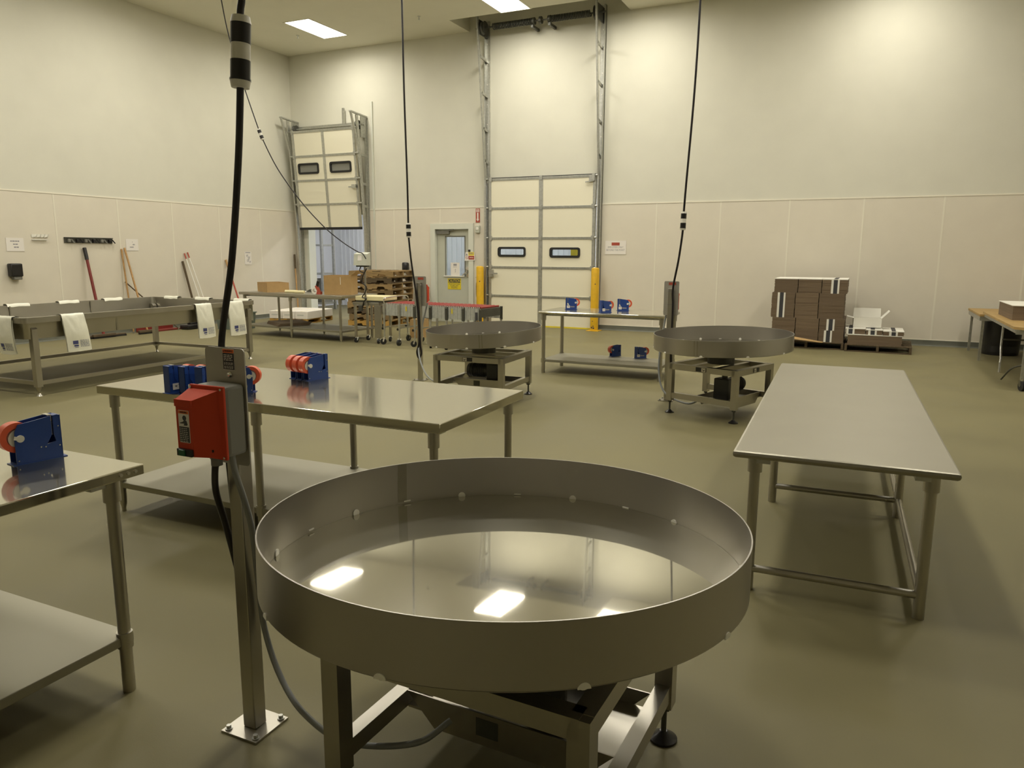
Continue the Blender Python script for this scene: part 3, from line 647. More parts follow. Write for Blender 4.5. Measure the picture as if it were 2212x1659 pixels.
# ------------------------------------------------------------------ rotary accumulation tables
def turntable(label, c, R, ang, half, zr, depth, zf, tilt=0.0, pan_off=(0, 0), plug0=0.0, weld=2.6, stickers=True, tray=True, out_weld=None, floor_tilt=0.0, zt=0.497):
    t = thing('rotary_table', label, 'turntable', (c[0], c[1], 0), 0)
    # pan
    pv = bpy.data.objects.new('pan_assembly', None)
    zb = zr - depth; th = 0.004
    b = B()
    n = 128
    prof = [(R - 0.004, zr), (R, zr), (R, zb + 0.006), (R - 0.006, zb)]
    b.lathe(prof + [(0.2, zb - 0.002), (0.0, zb - 0.002)], (0, 0, 0), 0, n)
    b.lathe([(R - 0.004, zr), (R - 0.004, zb + 0.001)], (0, 0, 0), 0, n)
    pan = b.build('pan', 'steel_wall', t)
    pan.location = (pan_off[0], pan_off[1], 0)
    b = B()
    b.lathe([((R - 0.0045) * q / 24, zb + 0.010 + 0.004 * (1 - (q / 24) ** 2)) for q in range(25)], (0, 0, 0), 0, n)
    pf = b.build('pan_floor', 'steel_pan', pan)
    if floor_tilt:
        pf.rotation_euler = (0, -floor_tilt, 0); pf.location = Vector((0, 0, zb)) - pf.rotation_euler.to_matrix() @ Vector((0, 0, zb))
    for k in range(10):
        a = plug0 + k * PI / 5
        d = Vector((math.cos(a), math.sin(a), 0)); b = B()
        b.cyl(d * (R - 0.0075) + Vector((0, 0, zb + 0.010)), d * (R - 0.003) + Vector((0, 0, zb + 0.010)), 0.0135, 0, 18)
        tq = Vector((-d.y, d.x, 0)); hv = [d * rr + tq * 0.015 * math.cos(i * PI / 10) + Vector((0, 0, zb + 0.002 + 0.014 * math.sin(i * PI / 10))) for rr in (R - 0.001, R + 0.0025) for i in range(11)]
        b._new(hv, [tuple(range(11)), tuple(range(21, 10, -1))] + [(i, 11 + i, 11 + (i + 1) % 11, (i + 1) % 11) for i in range(11)])
        b.build('plug', 'nylon', pan)
        a2 = a + PI / 10; b = B(); q = Vector((-math.sin(a2), math.cos(a2), 0)); e = Vector((math.cos(a2), math.sin(a2), 0)) * (R - 0.0055)
        b.beam(e - q * 0.013 + Vector((0, 0, zb + 0.0125)), e + q * 0.013 + Vector((0, 0, zb + 0.0125)), 0.004, 0.004); b.build('drain_slot', 'nylon', pan)
    if weld is not None:
        b = B(); a = weld; dr_ = 0.018 / R * 1.0
        vs = []; fs = []
        for i in range(5):
            tt = a + (i - 2) / 2 * dr_
            for rr in (R - 0.0048,):
                vs += [(rr * math.cos(tt), rr * math.sin(tt), zb + 0.012), (rr * math.cos(tt), rr * math.sin(tt), zr - 0.002)]
        fs = [(2 * i, 2 * i + 2, 2 * i + 3, 2 * i + 1) for i in range(4)]
        b._new(vs, fs); b.build('weld_seam', 'weld', pan)
    if out_weld is not None:
        for da in (-0.022, 0.022):
            b = B(); vs = []
            for i in range(3):
                tt = out_weld + da + (i - 1) * 0.008
                vs += [((R + 0.0012) * math.cos(tt), (R + 0.0012) * math.sin(tt), zb + 0.008), ((R + 0.0012) * math.cos(tt), (R + 0.0012) * math.sin(tt), zr - 0.002)]
            b._new(vs, [(2 * i, 2 * i + 2, 2 * i + 3, 2 * i + 1) for i in range(2)]); b.build('weld_seam', 'weld', pan)
    if tilt:
        pan.rotation_euler = (math.atan(tilt[1]), -math.atan(tilt[0]), 0)
        q = pan.rotation_euler.to_matrix() @ Vector((0, 0, zr)); pan.location = Vector((pan_off[0], pan_off[1], zr)) - q
    # square frame
    P = [Vector((half * math.cos(ang + k * PI / 2), half * math.sin(ang + k * PI / 2), 0)) for k in range(4)]
    tw = 0.056
    b = B()
    for k in range(4):
        a, c2 = P[k], P[(k + 1) % 4]
        b.beam(a + Vector((0, 0, zt - tw / 2)), c2 + Vector((0, 0, zt - tw / 2)), tw, tw)
    b.build('top_frame', 'steel', t)
    b = B()
    for k in range(0, 4, 2):
        a, c2 = (P[k] + P[(k + 1) % 4]) / 2, (P[(k + 2) % 4] + P[(k + 3) % 4]) / 2
    u = (P[1] - P[0]).normalized(); v = (P[3] - P[0]).normalized()
    for s_ in (-0.13, 0.13):
        m_ = (P[0] + P[2]) / 2 + v * s_; hw = (P[1] - P[0]).length / 2
        b.beam(m_ - u * hw + Vector((0, 0, zt - 0.03)), m_ + u * hw + Vector((0, 0, zt - 0.03)), 0.05, 0.05)
    b.build('cross_rail', 'steel', t)
    b = B(); b.cyl((0, 0, zt), (0, 0, zb - 0.004), 0.13, 0, 32); b.cyl((0, 0, zb - 0.03), (0, 0, zb - 0.003), 0.30, 0, 40); b.build('slew_hub', 'dark_steel', t)
    rot = Matrix.Rotation(ang + PI / 4, 3, 'Z')
    for k in range(4):
        b = B(); p = P[k]
        b.beam(p + Vector((0, 0, 0.125)), p + Vector((0, 0, zt - 0.001)), tw, tw, up=v if False else (math.cos(ang + PI / 4), math.sin(ang + PI / 4), 0))
        lg = b.build('leg', 'steel', t)
        b = B(); b.cyl(p + Vector((0, 0, 0.02)), p + Vector((0, 0, 0.13)), 0.009, 0, 12); b.cyl(p + Vector((0, 0, 0.108)), p + Vector((0, 0, 0.124)), 0.02, 0, 6)
        b.lathe([(0.045, 0), (0.045, 0.008), (0.025, 0.02), (0.012, 0.032), (0, 0.032)], p, 1, 24); b.build('levelling_foot', ['dark_steel', 'blackp'], lg)
    zl = 0.180
    for k in ((0, 3), (1, 2)):
        b = B(); b.beam(P[k[0]] + Vector((0, 0, zl)), P[k[1]] + Vector((0, 0, zl)), 0.045, 0.055); b.build('lower_rail', 'steel', t)
    # motor tray slung between the two lower rails
    hw = (P[1] - P[0]).length / 2 - 0.022
    R3 = Matrix.Rotation(math.atan2(-u.y, -u.x), 3, 'Z')
    b = B(); b.box(-hw, hw, -0.06, 0.27, zl - 0.032, zl - 0.024, 0, R3)
    for ys in (-0.065, 0.27):
        vs = [R3 @ Vector((x, y, z)) for y in (ys, ys + 0.005) for (x, z) in ((-hw, zl + 0.027), (hw, zl + 0.027), (hw - 0.10, zl - 0.075), (-hw + 0.10, zl - 0.075))]
        b._new(vs, [(0, 1, 2, 3), (7, 6, 5, 4), (0, 4, 5, 1), (1, 5, 6, 2), (2, 6, 7, 3), (3, 7, 4, 0)])
    b.build('motor_tray', 'steel', t)
    b = B()
    b.cyl(R3 @ Vector((-0.19, 0.10, zl + 0.105)), R3 @ Vector((0.02, 0.10, zl + 0.105)), 0.072, 0, 24)
    for q in range(7): b.cyl(R3 @ Vector((-0.16 + q * 0.022, 0.10, zl + 0.105)), R3 @ Vector((-0.153 + q * 0.022, 0.10, zl + 0.105)), 0.079, 0, 24)
    b.cyl(R3 @ Vector((-0.225, 0.10, zl + 0.105)), R3 @ Vector((-0.19, 0.10, zl + 0.105)), 0.066, 0, 24, r2=0.076)
    b.build('motor', 'motor', t)
    b = B(); b.box(0.02, 0.16, 0.02, 0.18, zl - 0.015, zl + 0.19, 0, R3, 0.012); b.cyl(R3 @ Vector((0.09, 0.10, zl + 0.19)), R3 @ Vector((0.09, 0.10, zt - 0.06)), 0.028); b.build('gearbox', 'motor', t)
    b = B(); b.box(-0.092, -0.018, -0.0668, -0.065, zl - 0.045, zl + 0.012, 0, R3); b.build('data_plate', 'dark_steel', t)
    if stickers:
        for (k, uu) in ((0, 0.0), (3, 0.0)):
            pass
    return t, P, u, v
# large one in the foreground
D1, P1, U1, V1 = turntable('large round stainless turntable nearest the camera with ceiling lights mirrored in its pan',
    (12.05, -12.94), 0.698, math.radians(43.0), 0.514, 0.80, 0.157, 0.655, tilt=(0.0066, -0.032), pan_off=(-0.052, 0.045), plug0=math.radians(57.6 - 36 * 3), weld=math.atan2(.342, -.574), out_weld=None, floor_tilt=0.009, zt=0.522)
D3, P3, U3, V3 = turntable('round stainless turntable in front of the stacked flat cartons, behind the low table',
    (11.67, -7.306), 0.663, math.atan2(-.214, -.44) + PI / 2, 0.49, 0.796, 0.150, 0.655, tilt=(0.023, 0.022), plug0=0.2, weld=None, out_weld=-1.76)
D2, P2, U2, V2 = turntable('round stainless turntable with a slightly tilted pan, right of the red roller conveyor',
    (9.214, -7.66), 0.622, math.atan2(-7.225 + 7.64, 9.594 - 9.212), 0.53, 0.768, 0.145, 0.655, tilt=(0.037, 0.035), plug0=0.5, weld=None, out_weld=-1.15)
# safety stickers on the far two frames, data plate on the near one
def sticker(par, a, c2, f, z, out):
    m_ = a.lerp(c2, f) + out; ang = math.atan2((c2 - a).y, (c2 - a).x)
    e = bpy.data.objects.new('safety_sticker', None)
    R3 = Matrix.Rotation(ang, 3, 'Z'); b = B(); b.box(-0.055, 0.055, -0.001, 0.001, -0.02, 0.02, 0, None); b.box(-0.05, -0.005, -0.0016, 0.0016, -0.018, 0.018, 1); b.prism([(-0.045, 0.012), (-0.035, -0.012), (-0.02, 0.0), (-0.012, 0.012), (-0.022, -0.006), (-0.038, 0.002)], -0.002, 0.002, 'y', 2)
    o = b.build('safety_sticker', ['ink', 'paper', 'ink'], par); o.location = m_ + Vector((0, 0, z)); o.rotation_euler = (0, 0, ang)
def outward(a, c2, d=0.031):
    m_ = (a + c2) / 2; return m_.normalized() * d
for (D, P) in ((D2, P2), (D3, P3)):
    order = sorted(range(4), key=lambda k: P[k].y)
    f = order[0]
    for k in ((f + 1) % 4, (f - 1) % 4):
        sticker(D, P[f], P[k], 0.5, 0.47, outward(P[f], P[k]))

# ------------------------------------------------------------------ control posts
def post(label, loc, rz, front=True):
    t = thing('control_post', label, 'control post', loc, rz)
    H = 1.262
    b = B(); b.box(-0.026, 0.026, -0.026, 0.026, 0.008, 1.20, b=0.004); b.build('post', 'steel', t)
    b = B(); b.box(-0.075, 0.075, -0.075, 0.075, 0, 0.008); bp_ = b.build('base_plate', 'steel', t)
    for sx in (-1, 1):
        for sy in (-1, 1):
            b = B(); b.cyl((sx * 0.058, sy * 0.058, 0.008), (sx * 0.058, sy * 0.058, 0.012), 0.012, 0, 16); b.cyl((sx * 0.058, sy * 0.058, 0.012), (sx * 0.058, sy * 0.058, 0.022), 0.008, 0, 6); b.build('anchor_bolt', 'galv', bp_)
    b = B(); b.prism(rrect(-0.079, 0.079, 0.915, 1.275, 0.014), -0.034, -0.030, 'y'); b.build('back_plate', 'plate_steel', t)
    b = B(); b.lathe([(0, -0.009), (0.006, -0.0085), (0.009, -0.004), (0.009, 0)], (0.02, -0.034, 1.195), 0, 14, 'y'); b.build('plate_bolt', 'chrome', t)
    # warning label on the plate
    lb = B(); lb.prism(rrect(-0.006, 0.041, 1.208, 1.272, 0.002), -0.0352, -0.034, 'y'); l = lb.build('plate_label', 'paper', t)
    b = B(); b.box(-0.0045, 0.0395, -0.0362, -0.0352, 1.260, 1.2705); b.build('orange_header', 'sign_orange', l)
    text('header_text', 'WARNING', 0.0085, 'ink', l, (0.020, -0.0364, 1.2653), sx=0.8)
    b = B(); b.prism([(-0.0030, 1.2622), (0.0030, 1.2622), (0, 1.2688)], -0.0367, -0.0362, 'y'); b.build('warning_triangle', 'ink', l)
    b = B(); b.box(-0.0045, 0.0395, -0.0362, -0.0352, 1.2095, 1.2595); b.build('black_panel', 'ink', l)
    lines(l, 0.000, 0.034, [1.2535, 1.2485, 1.2435, 1.2385], 0.0022, -0.0362, 'paper', cut=0.25); lines(l, 0.000, 0.036, [1.2305, 1.2275, 1.2245, 1.2195, 1.2165, 1.2135], 0.0010, -0.0362, 'paper', cut=0.2)
    # enclosure: grey body, red hood
    b = B(); b.box(-0.052, 0.075, -0.112, -0.034, 0.958, 1.172, b=0.012); bx = b.build('enclosure', 'greyp', t)
    b = B(); b.box(-0.056, 0.078, -0.122, -0.112, 0.955, 1.174, b=0.003)
    z0, z1 = 0.960, 1.168
    # hood: slopes back at the top and on the right
    F = [(-0.052, -0.178, z0 + 0.012), (0.012, -0.178, z0 + 0.012), (0.012, -0.178, z1 - 0.030), (-0.052, -0.178, z1 - 0.030)]
    K = [(-0.054, -0.120, z0), (0.062, -0.120, z0), (0.062, -0.120, z1 - 0.004), (-0.054, -0.120, z1 - 0.004)]
    b._new(F + K, [(0, 1, 2, 3), (0, 4, 5, 1), (1, 5, 6, 2), (2, 6, 7, 3), (3, 7, 4, 0)])
    b.box(-0.053, 0.014, -0.183, -0.176, z1 - 0.05, z1 - 0.028, b=0.002)
    hood = b.build('red_cover', 'red_box', t)
    for (x_, z_) in ((-0.048, 1.166), (0.070, 1.166), (0.070, 0.963)):
        b = B(); b.cyl((x_, -0.122, z_), (x_, -0.1255, z_), 0.0035, 0, 12); b.build('cover_screw', 'chrome', hood)
    b = B(); b.cyl((0.045, -0.139, 0.985), (0.043, -0.143, 0.985), 0.004, 0, 12); b.build('latch_hole', 'blackp', hood)
    b = B(); b.prism(rrect(-0.042, 0.000, 1.012, 1.108, 0.003), -0.1795, -0.178, 'y'); l = b.build('hood_label', 'paper', t)
    b = B(); b.box(-0.0405, -0.0015, -0.1802, -0.1795, 1.098, 1.1065); b.build('orange_header', 'sign_orange', l)
    text('header_text', 'WARNING', 0.0072, 'ink', l, (-0.0195, -0.1804, 1.1022), sx=0.8)
    b = B(); b.prism([(-0.040 + 0.019 + 0.010 * math.cos(i * PI / 8) * .75 + .003, 1.0855 + 0.0075 * math.sin(i * PI / 8)) for i in range(16)], -0.1802, -0.1795, 'y')
    b.prism([(-0.036, 1.0705), (-0.024, 1.0745), (-0.018, 1.0800), (-0.010, 1.0775), (-0.006, 1.0665), (-0.010, 1.0635), (-0.022, 1.0635), (-0.019, 1.0690), (-0.036, 1.0685)], -0.1802, -0.1795, 'y'); b.build('person_pictogram', 'ink', l)
    b = B(); b.box(-0.0405, -0.0015, -0.1802, -0.1795, 1.0135, 1.0595); b.build('black_panel', 'ink', l)
    lines(l, -0.038, -0.006, [1.0545, 1.049, 1.0435, 1.038, 1.0325, 1.027, 1.0215, 1.016], 0.0016, -0.1802, 'paper', cut=0.2)
    b = B(); b.box(-0.0515, 0.008, -0.186, -0.170, 0.972, 0.994, b=0.002); b.build('button_recess', 'blackp', t)
    b = B(); b.box(-0.042, -0.016, -0.190, -0.184, 0.974, 0.992, b=0.002); gb = b.build('start_button', 'green', t)
    b = B(); b.cyl((0.002, -0.09, 0.925), (0.002, -0.09, 0.96), 0.017, 0, 16); b.cyl((0.002, -0.09, 0.945), (0.002, -0.09, 0.96), 0.020, 0, 6); b.build('cable_gland', 'greyp', t)
    return t
PL1 = (11.18, -13.112)
post1 = post('steel control post with red and grey start box beside the large foreground turntable', (*PL1, 0), 0.0)
post3 = post('steel control post seen from behind at the end of the dispenser table', (11.055, -6.93, 0), PI)
post2 = post('steel control post seen from behind left of the tilted turntable', (8.0, -7.02, 0), PI + 0.12)
for t_, y_ in ((post2, 0), (post3, 0)):
    b = B(); b.box(-0.045, 0.03, -0.030, -0.0285, 1.235, 1.262); b.build('rear_red_label', 'sign_red', t_)
    b = B()
    for z_ in (1.17, 1.03): b.box(-0.03, 0.03, -0.0265, 0.0275, z_, z_ + 0.005)
    b.build('tie_strap', 'ink_soft', t_)

# ------------------------------------------------------------------ power cables with in-line connectors
def cable(name, label, pts, r, con=None, cr=0.032, cl=0.22, mat_='cord', cat='cable'):
    t = thing(name, label, cat, (0, 0, 0)); t.location = pts[-1]
    o = Vector(pts[-1]); b = B(); b.tube([p - o for p in catmull(pts, 10)], r, n=12); b.build('cord', mat_, t)
    if con is not None:
        a, d = Vector(con[0]) - o, (Vector(con[1]) - Vector(con[0])).normalized()
        ln = (Vector(con[1]) - Vector(con[0])).length
        def seg(nm, f0, f1, rr, m):
            b = B(); b.cyl(a + d * ln * f0, a + d * ln * f1, rr, 0, 24); return b.build(nm, m, t)
        g = B()
        g.cyl(a, a + d * ln * 0.10, cr * 0.86, 0, 24, r2=cr); g.build('end_cap', 'whitep', t)
        seg('connector_body', 0.10, 0.38, cr * 0.96, 'blackp'); seg('connector_collar', 0.38, 0.61, cr * 0.93, 'ivory' if cr > .04 else 'whitep'); seg('connector_body', 0.61, 0.87, cr * 0.96, 'blackp'); 
        g = B(); g.cyl(a + d * ln * 0.87, a + d * ln * 0.90, cr * 1.02, 1, 24); g.cyl(a + d * ln * 0.90, a + d * ln, cr, 0, 24, r2=cr * 0.86); g.build('end_cap', ['whitep', 'blackp'], t)
        for s_ in (-1, 1):
            pass
    return t
cable('power_cable', 'thick black cable with large striped connector hanging in the foreground above the control post',
      [(11.31, -13.06, CH), (11.30, -13.062, 4.2), (11.272, -13.076, 2.5), (11.255, -13.083, 2.206), (11.246, -13.087, 2.033), (11.229, -13.095, 1.816), (11.193, -13.106, 1.536), (11.137, -13.110, 1.30), (11.118, -13.10, 1.15), (11.118, -13.095, 0.90), (11.122, -13.085, 0.64), (11.13, -13.10, 0.545), (11.145, -13.115, 0.56), (11.125, -13.13, 0.70), (11.13, -13.165, 0.82), (11.17, -13.20, 0.91), (11.182, -13.202, 0.93)],
      0.0105, ((11.2565, -13.082, 2.212), (11.2455, -13.0875, 2.020)), 0.029)
b = B(); b.tube(catmull([(11.232, -13.19, 0.96), (11.232, -13.18, 0.90), (11.232, -13.15, 0.80), (11.235, -13.13, 0.70), (11.225, -13.105, 0.50), (11.235, -13.10, 0.35), (11.30, -13.11, 0.21), (11.42, -13.14, 0.13), (11.60, -13.16, 0.10), (11.80, -13.10, 0.12), (11.88, -13.02, 0.17)], 10), 0.0095, n=14)
tag(b.build('conduit', 'conduit'), 'grey flexible conduit curving from the foreground red box down to the turntable frame', 'conduit')
cable('power_cable', 'black cable with striped connector hanging to the post left of the tilted turntable',
      [(7.875, -7.113, CH), (7.888, -7.107, 4.383), (7.894, -7.105, 3.385), (7.909, -7.097, 2.344), (7.911, -7.096, 1.889), (7.914, -7.095, 1.726), (7.939, -7.083, 1.425), (7.985, -7.062, 1.037), (8.012, -7.060, 0.7), (8.012, -7.062, 0.47), (7.985, -7.07, 0.36), (8.01, -7.07, 0.285), (8.045, -7.065, 0.34), (8.03, -7.062, 0.46), (8.022, -7.055, 0.60)],
      0.011, ((7.9112, -7.096, 1.905), (7.9145, -7.095, 1.735)), 0.030)
cable('power_cable', 'black cable with striped connector hanging to the post behind the dispenser table end',
      [(11.255, -6.93, CH), (11.229, -6.939, 4.002), (11.212, -6.947, 3.143), (11.174, -6.965, 2.248), (11.164, -6.97, 1.972), (11.162, -6.97, 1.8), (11.135, -6.983, 1.504), (11.085, -6.968, 1.20), (11.092, -6.968, 1.0), (11.092, -6.968, 0.55), (11.098, -6.968, 0.40)],
      0.011, ((11.166, -6.969, 1.985), (11.161, -6.971, 1.80)), 0.030)
cable('power_cable', 'thin black cable with small striped connector swooping from the ceiling to the floor scale',
      [(3.14, -5.23, CH), (3.218, -5.195, 5.527), (3.301, -5.155, 4.971), (3.484, -5.069, 4.192), (3.67, -4.982, 3.519), (3.706, -4.965, 3.41), (3.919, -4.865, 2.917), (4.246, -4.711, 2.394), (4.582, -4.553, 1.979), (4.856, -4.424, 1.728), (5.10, -4.36, 1.575), (5.21, -4.36, 1.54), (5.27, -4.345, 1.45)],
      0.009, ((3.66, -4.986, 3.55), (3.717, -4.960, 3.38)), 0.032)
for (pts, lab) in (([(8.06, -6.93, 0.95), (7.99, -6.98, 0.6), (8.03, -7.10, 0.35), (8.25, -7.30, 0.14), (8.62, -7.62, 0.11), (8.95, -7.65, 0.16)], 'grey flexible conduit from the left control post to the tilted turntable'),
                   ([(11.00, -6.86, 0.93), (10.97, -6.93, 0.6), (10.98, -7.00, 0.3), (11.08, -7.10, 0.11), (11.35, -7.30, 0.06), (11.50, -7.33, 0.12)], 'grey flexible conduit from the right control post under the far turntable')):
    b = B(); b.tube(catmull(pts, 10), 0.010, n=10); tag(b.build('conduit', 'conduit'), lab, 'conduit')

# ------------------------------------------------------------------ blue tape dispensers
def make_dispenser(label, group=None):
    t = thing('tape_dispenser', label, 'tape dispenser', (0, 0, 0), 0, group)
    pr = [(-0.075, 0.003), (0.075, 0.003), (0.075, 0.152), (0.066, 0.156), (0.051, 0.155), (0.051, 0.088), (0.056, 0.062), (0.026, 0.056), (0.044, 0.088), (0.044, 0.154), (-0.060, 0.141), (-0.072, 0.118), (-0.075, 0.085)]
    b = B()
    for y in (-0.026, 0.022): b.prism(pr, y, y + 0.004, 'y')
    b.box(0.071, 0.075, -0.026, 0.026, 0.003, 0.150); b.box(0.052, 0.075, -0.026, 0.026, 0.150, 0.154); b.box(-0.075, 0.075, -0.022, 0.022, 0.003, 0.007)
    b.build('housing', 'blue', t)
    b = B(); b.box(-0.086, 0.088, -0.0275, 0.0275, 0, 0.003); b.build('base_plate', 'blue', t)
    b = B(); b.ring((-0.064, 0, 0.096), 0.032, 0.052, -0.019, 0.019, 'y', 0, 40); b.build('tape_roll', 'orange', t)
    b = B(); b.cyl((-0.058, -0.031, 0.092), (-0.058, 0.031, 0.092), 0.0125, 0, 20); b.cyl((-0.058, -0.018, 0.092), (-0.058, 0.018, 0.092), 0.033, 0, 28)
    for s_ in (-1, 1): b.beam((-0.058, s_ * 0.0305, 0.092), (-0.078, s_ * 0.0305, 0.098), 0.003, 0.012)
    b.build('hub', 'whitep', t)
    b = B(); b.box(0.036, 0.050, -0.020, 0.020, 0.135, 0.158); b.box(0.045, 0.051, -0.018, 0.018, 0.085, 0.135); b.build('cutter', 'chrome', t)
    b = B()
    for (x, z) in ((0.066, 0.115), (0.066, 0.045), (0.02, 0.048), (0.005, 0.050), (-0.068, 0.015)):
        for s_ in (-1, 1): b.cyl((x, s_ * 0.026, z), (x, s_ * 0.0275, z), 0.0025, 0, 8)
    b.build('rivets', 'chrome', t)
    for s_ in (1,):
        b = B(); b.box(0.018, 0.058, s_ * 0.0262, s_ * 0.0272, 0.020, 0.055); b.build('label', 'paper', t)
        b = B(); b.prism([(0.030, 0.042), (0.046, 0.042), (0.042, 0.036), (0.038, 0.038), (0.034, 0.034)], s_ * 0.0272, s_ * 0.0277, 'y'); b.build('label_mark', 'ink', t)
        b = B(); b.box(-0.045, 0.012, s_ * 0.0262, s_ * 0.0268, 0.030, 0.044); b.build('brand_strip', 'ink_soft', t)
    return t
Z1, Z2, Z4, S4 = 0.779, 0.832, 0.818, 0.185
dspec = [
    ((10.315, -13.20, Z2), 1.40, 'blue tape dispenser alone on the near left table', None),
    ((9.445, -11.84, Z1), -PI / 2 - 0.10, 'leftmost blue tape dispenser of the row beside the red control box', 'dispensers beside the control box'),
    ((9.535, -11.82, Z1), -PI / 2 - 0.02, 'second blue tape dispenser from the left in the row beside the red control box', 'dispensers beside the control box'),
    ((9.625, -11.79, Z1), -PI / 2 + 0.03, 'third blue tape dispenser from the left, half hidden by the control post plate', 'dispensers beside the control box'),
    ((9.765, -11.70, Z1), -2.62, 'blue tape dispenser peeking out right of the control post plate', 'dispensers beside the control box'),
    ((9.855, -11.165, Z1), 1.35, 'rightmost blue dispenser of the nested trio on the work table, mirrored in its top', 'nested trio of dispensers'),
    ((9.796, -11.155, Z1), 1.36, 'middle blue dispenser of the nested trio on the work table', 'nested trio of dispensers'),
    ((9.737, -11.145, Z1), 1.37, 'leftmost blue dispenser of the nested trio on the work table', 'nested trio of dispensers'),
    ((9.35, -5.37, Z4), -2.75, 'blue dispenser on the far table top in front of the tall dock door', 'dispensers on the far table'),
    ((9.93, -5.68, Z4), -2.25, 'blue dispenser on the far table top right beside the right bollard', 'dispensers on the far table'),
    ((10.04, -5.27, Z4), -2.85, 'rightmost blue dispenser on the far table top', 'dispensers on the far table'),
    ((9.90, -5.10, S4), 0.95, 'blue dispenser on the far table undershelf showing its roll on the left', 'dispensers on the far table'),
    ((10.26, -5.14, S4), -2.45, 'blue dispenser on the far table undershelf with orange roll on the right', 'dispensers on the far table'),
]
d0 = None
for loc, rz, lab, grp in dspec:
    if d0 is None: d0 = make_dispenser(lab); d0.location = loc; d0.rotation_euler = (0, 0, rz)
    else: dup(d0, loc, rz, lab, grp)

# ------------------------------------------------------------------ long stainless sorting tray on a leg frame
VX, VY, VR = 4.921, -9.894, 1.602 - PI / 2
vt = thing('sorting_vat', 'long shallow stainless sorting vat on square legs along the left side', 'vat', (VX, VY, 0), VR)
VL, VW, VZ = 3.44, 2.05, 0.858     # local: y runs along the front edge away from camera, x from -VW (wall side) to 0
def ringpts(x0, x1, y0, y1, z, r, k=4):
    return [(p[0], p[1], z) for p in rrect(x0, x1, y0, y1, r, k)]
b = B()
rings = [ringpts(-VW + .045, -.045, .045, VL - .045, VZ - .06, .05), ringpts(-VW, 0, 0, VL, VZ - .06, .06), ringpts(-VW, 0, 0, VL, VZ, .06), ringpts(-VW + .05, -.05, .05, VL - .05, VZ, .05),
         ringpts(-VW + .06, -.06, .06, VL - .06, VZ - .225, .06)]
vs = [p for r in rings for p in r]; n = len(rings[0]); fs = []
for i in range(len(rings) - 1):
    for k in range(n): fs.append((i * n + k, i * n + (k + 1) % n, (i + 1) * n + (k + 1) % n, (i + 1) * n + k))
fs.append(tuple((len(rings) - 1) * n + k for k in range(n)))
b._new(vs, fs)
o2 = [ringpts(-VW + .045, -.045, .045, VL - .045, VZ - .06, .05), ringpts(-VW + .055, -.055, .055, VL - .055, VZ - .235, .06)]
vs = [p for r in o2 for p in r]; b._new(vs, [(k, (k + 1) % n, n + (k + 1) % n, n + k) for k in range(n)] + [tuple(n + k for k in range(n))])
b.build('basin', 'steel', vt)
b = B()
for yy in (1.15, 2.3): b.box(-0.052, -0.046, yy - 0.01, yy + 0.01, VZ - 0.23, VZ - 0.06); b.box(-VW + 0.058, -VW + 0.064, yy - 0.008, yy + 0.008, VZ - 0.22, VZ - 0.01)
b.build('weld_seam', 'weld', vt)
for (x, y) in ((-0.06, 0.13), (-0.06, VL - 0.10), (-VW + 0.10, VL - 0.10), (-VW + 0.10, 0.13)):
    b = B(); b.box(x - 0.032, x + 0.032, y - 0.032, y + 0.032, 0.10, VZ - 0.13); b.prism([(x - 0.032, VZ - 0.13), (x + 0.032, VZ - 0.13), (x + 0.0, VZ - 0.10), (x - 0.032, VZ - 0.10)], y - 0.032, y + 0.032, 'y'); lg = b.build('leg', 'steel', vt)
    b = B(); b.lathe([(0.030, 0.10), (0.012, 0.03), (0.022, 0.012), (0.032, 0.0), (0, 0)], (x, y, 0), 0, 16); b.build('levelling_foot', 'steel', lg)
b = B(); zz = 0.14
for (a, c2) in (((-0.06, 0.16), (-0.06, VL - 0.13)), ((-VW + 0.10, 0.16), (-VW + 0.10, VL - 0.13)), ((-0.09, 0.13), (-VW + 0.13, 0.13)), ((-0.09, VL - 0.10), (-VW + 0.13, VL - 0.10))):
    b.beam((*a, zz), (*c2, zz), 0.04, 0.04)
b.build('base_frame', 'steel', vt)
vtm = Matrix.Translation((VX, VY, 0)) @ Matrix.Rotation(VR, 4, 'Z')
def vpt(x, y, z): return vtm @ Vector((x, y, z))
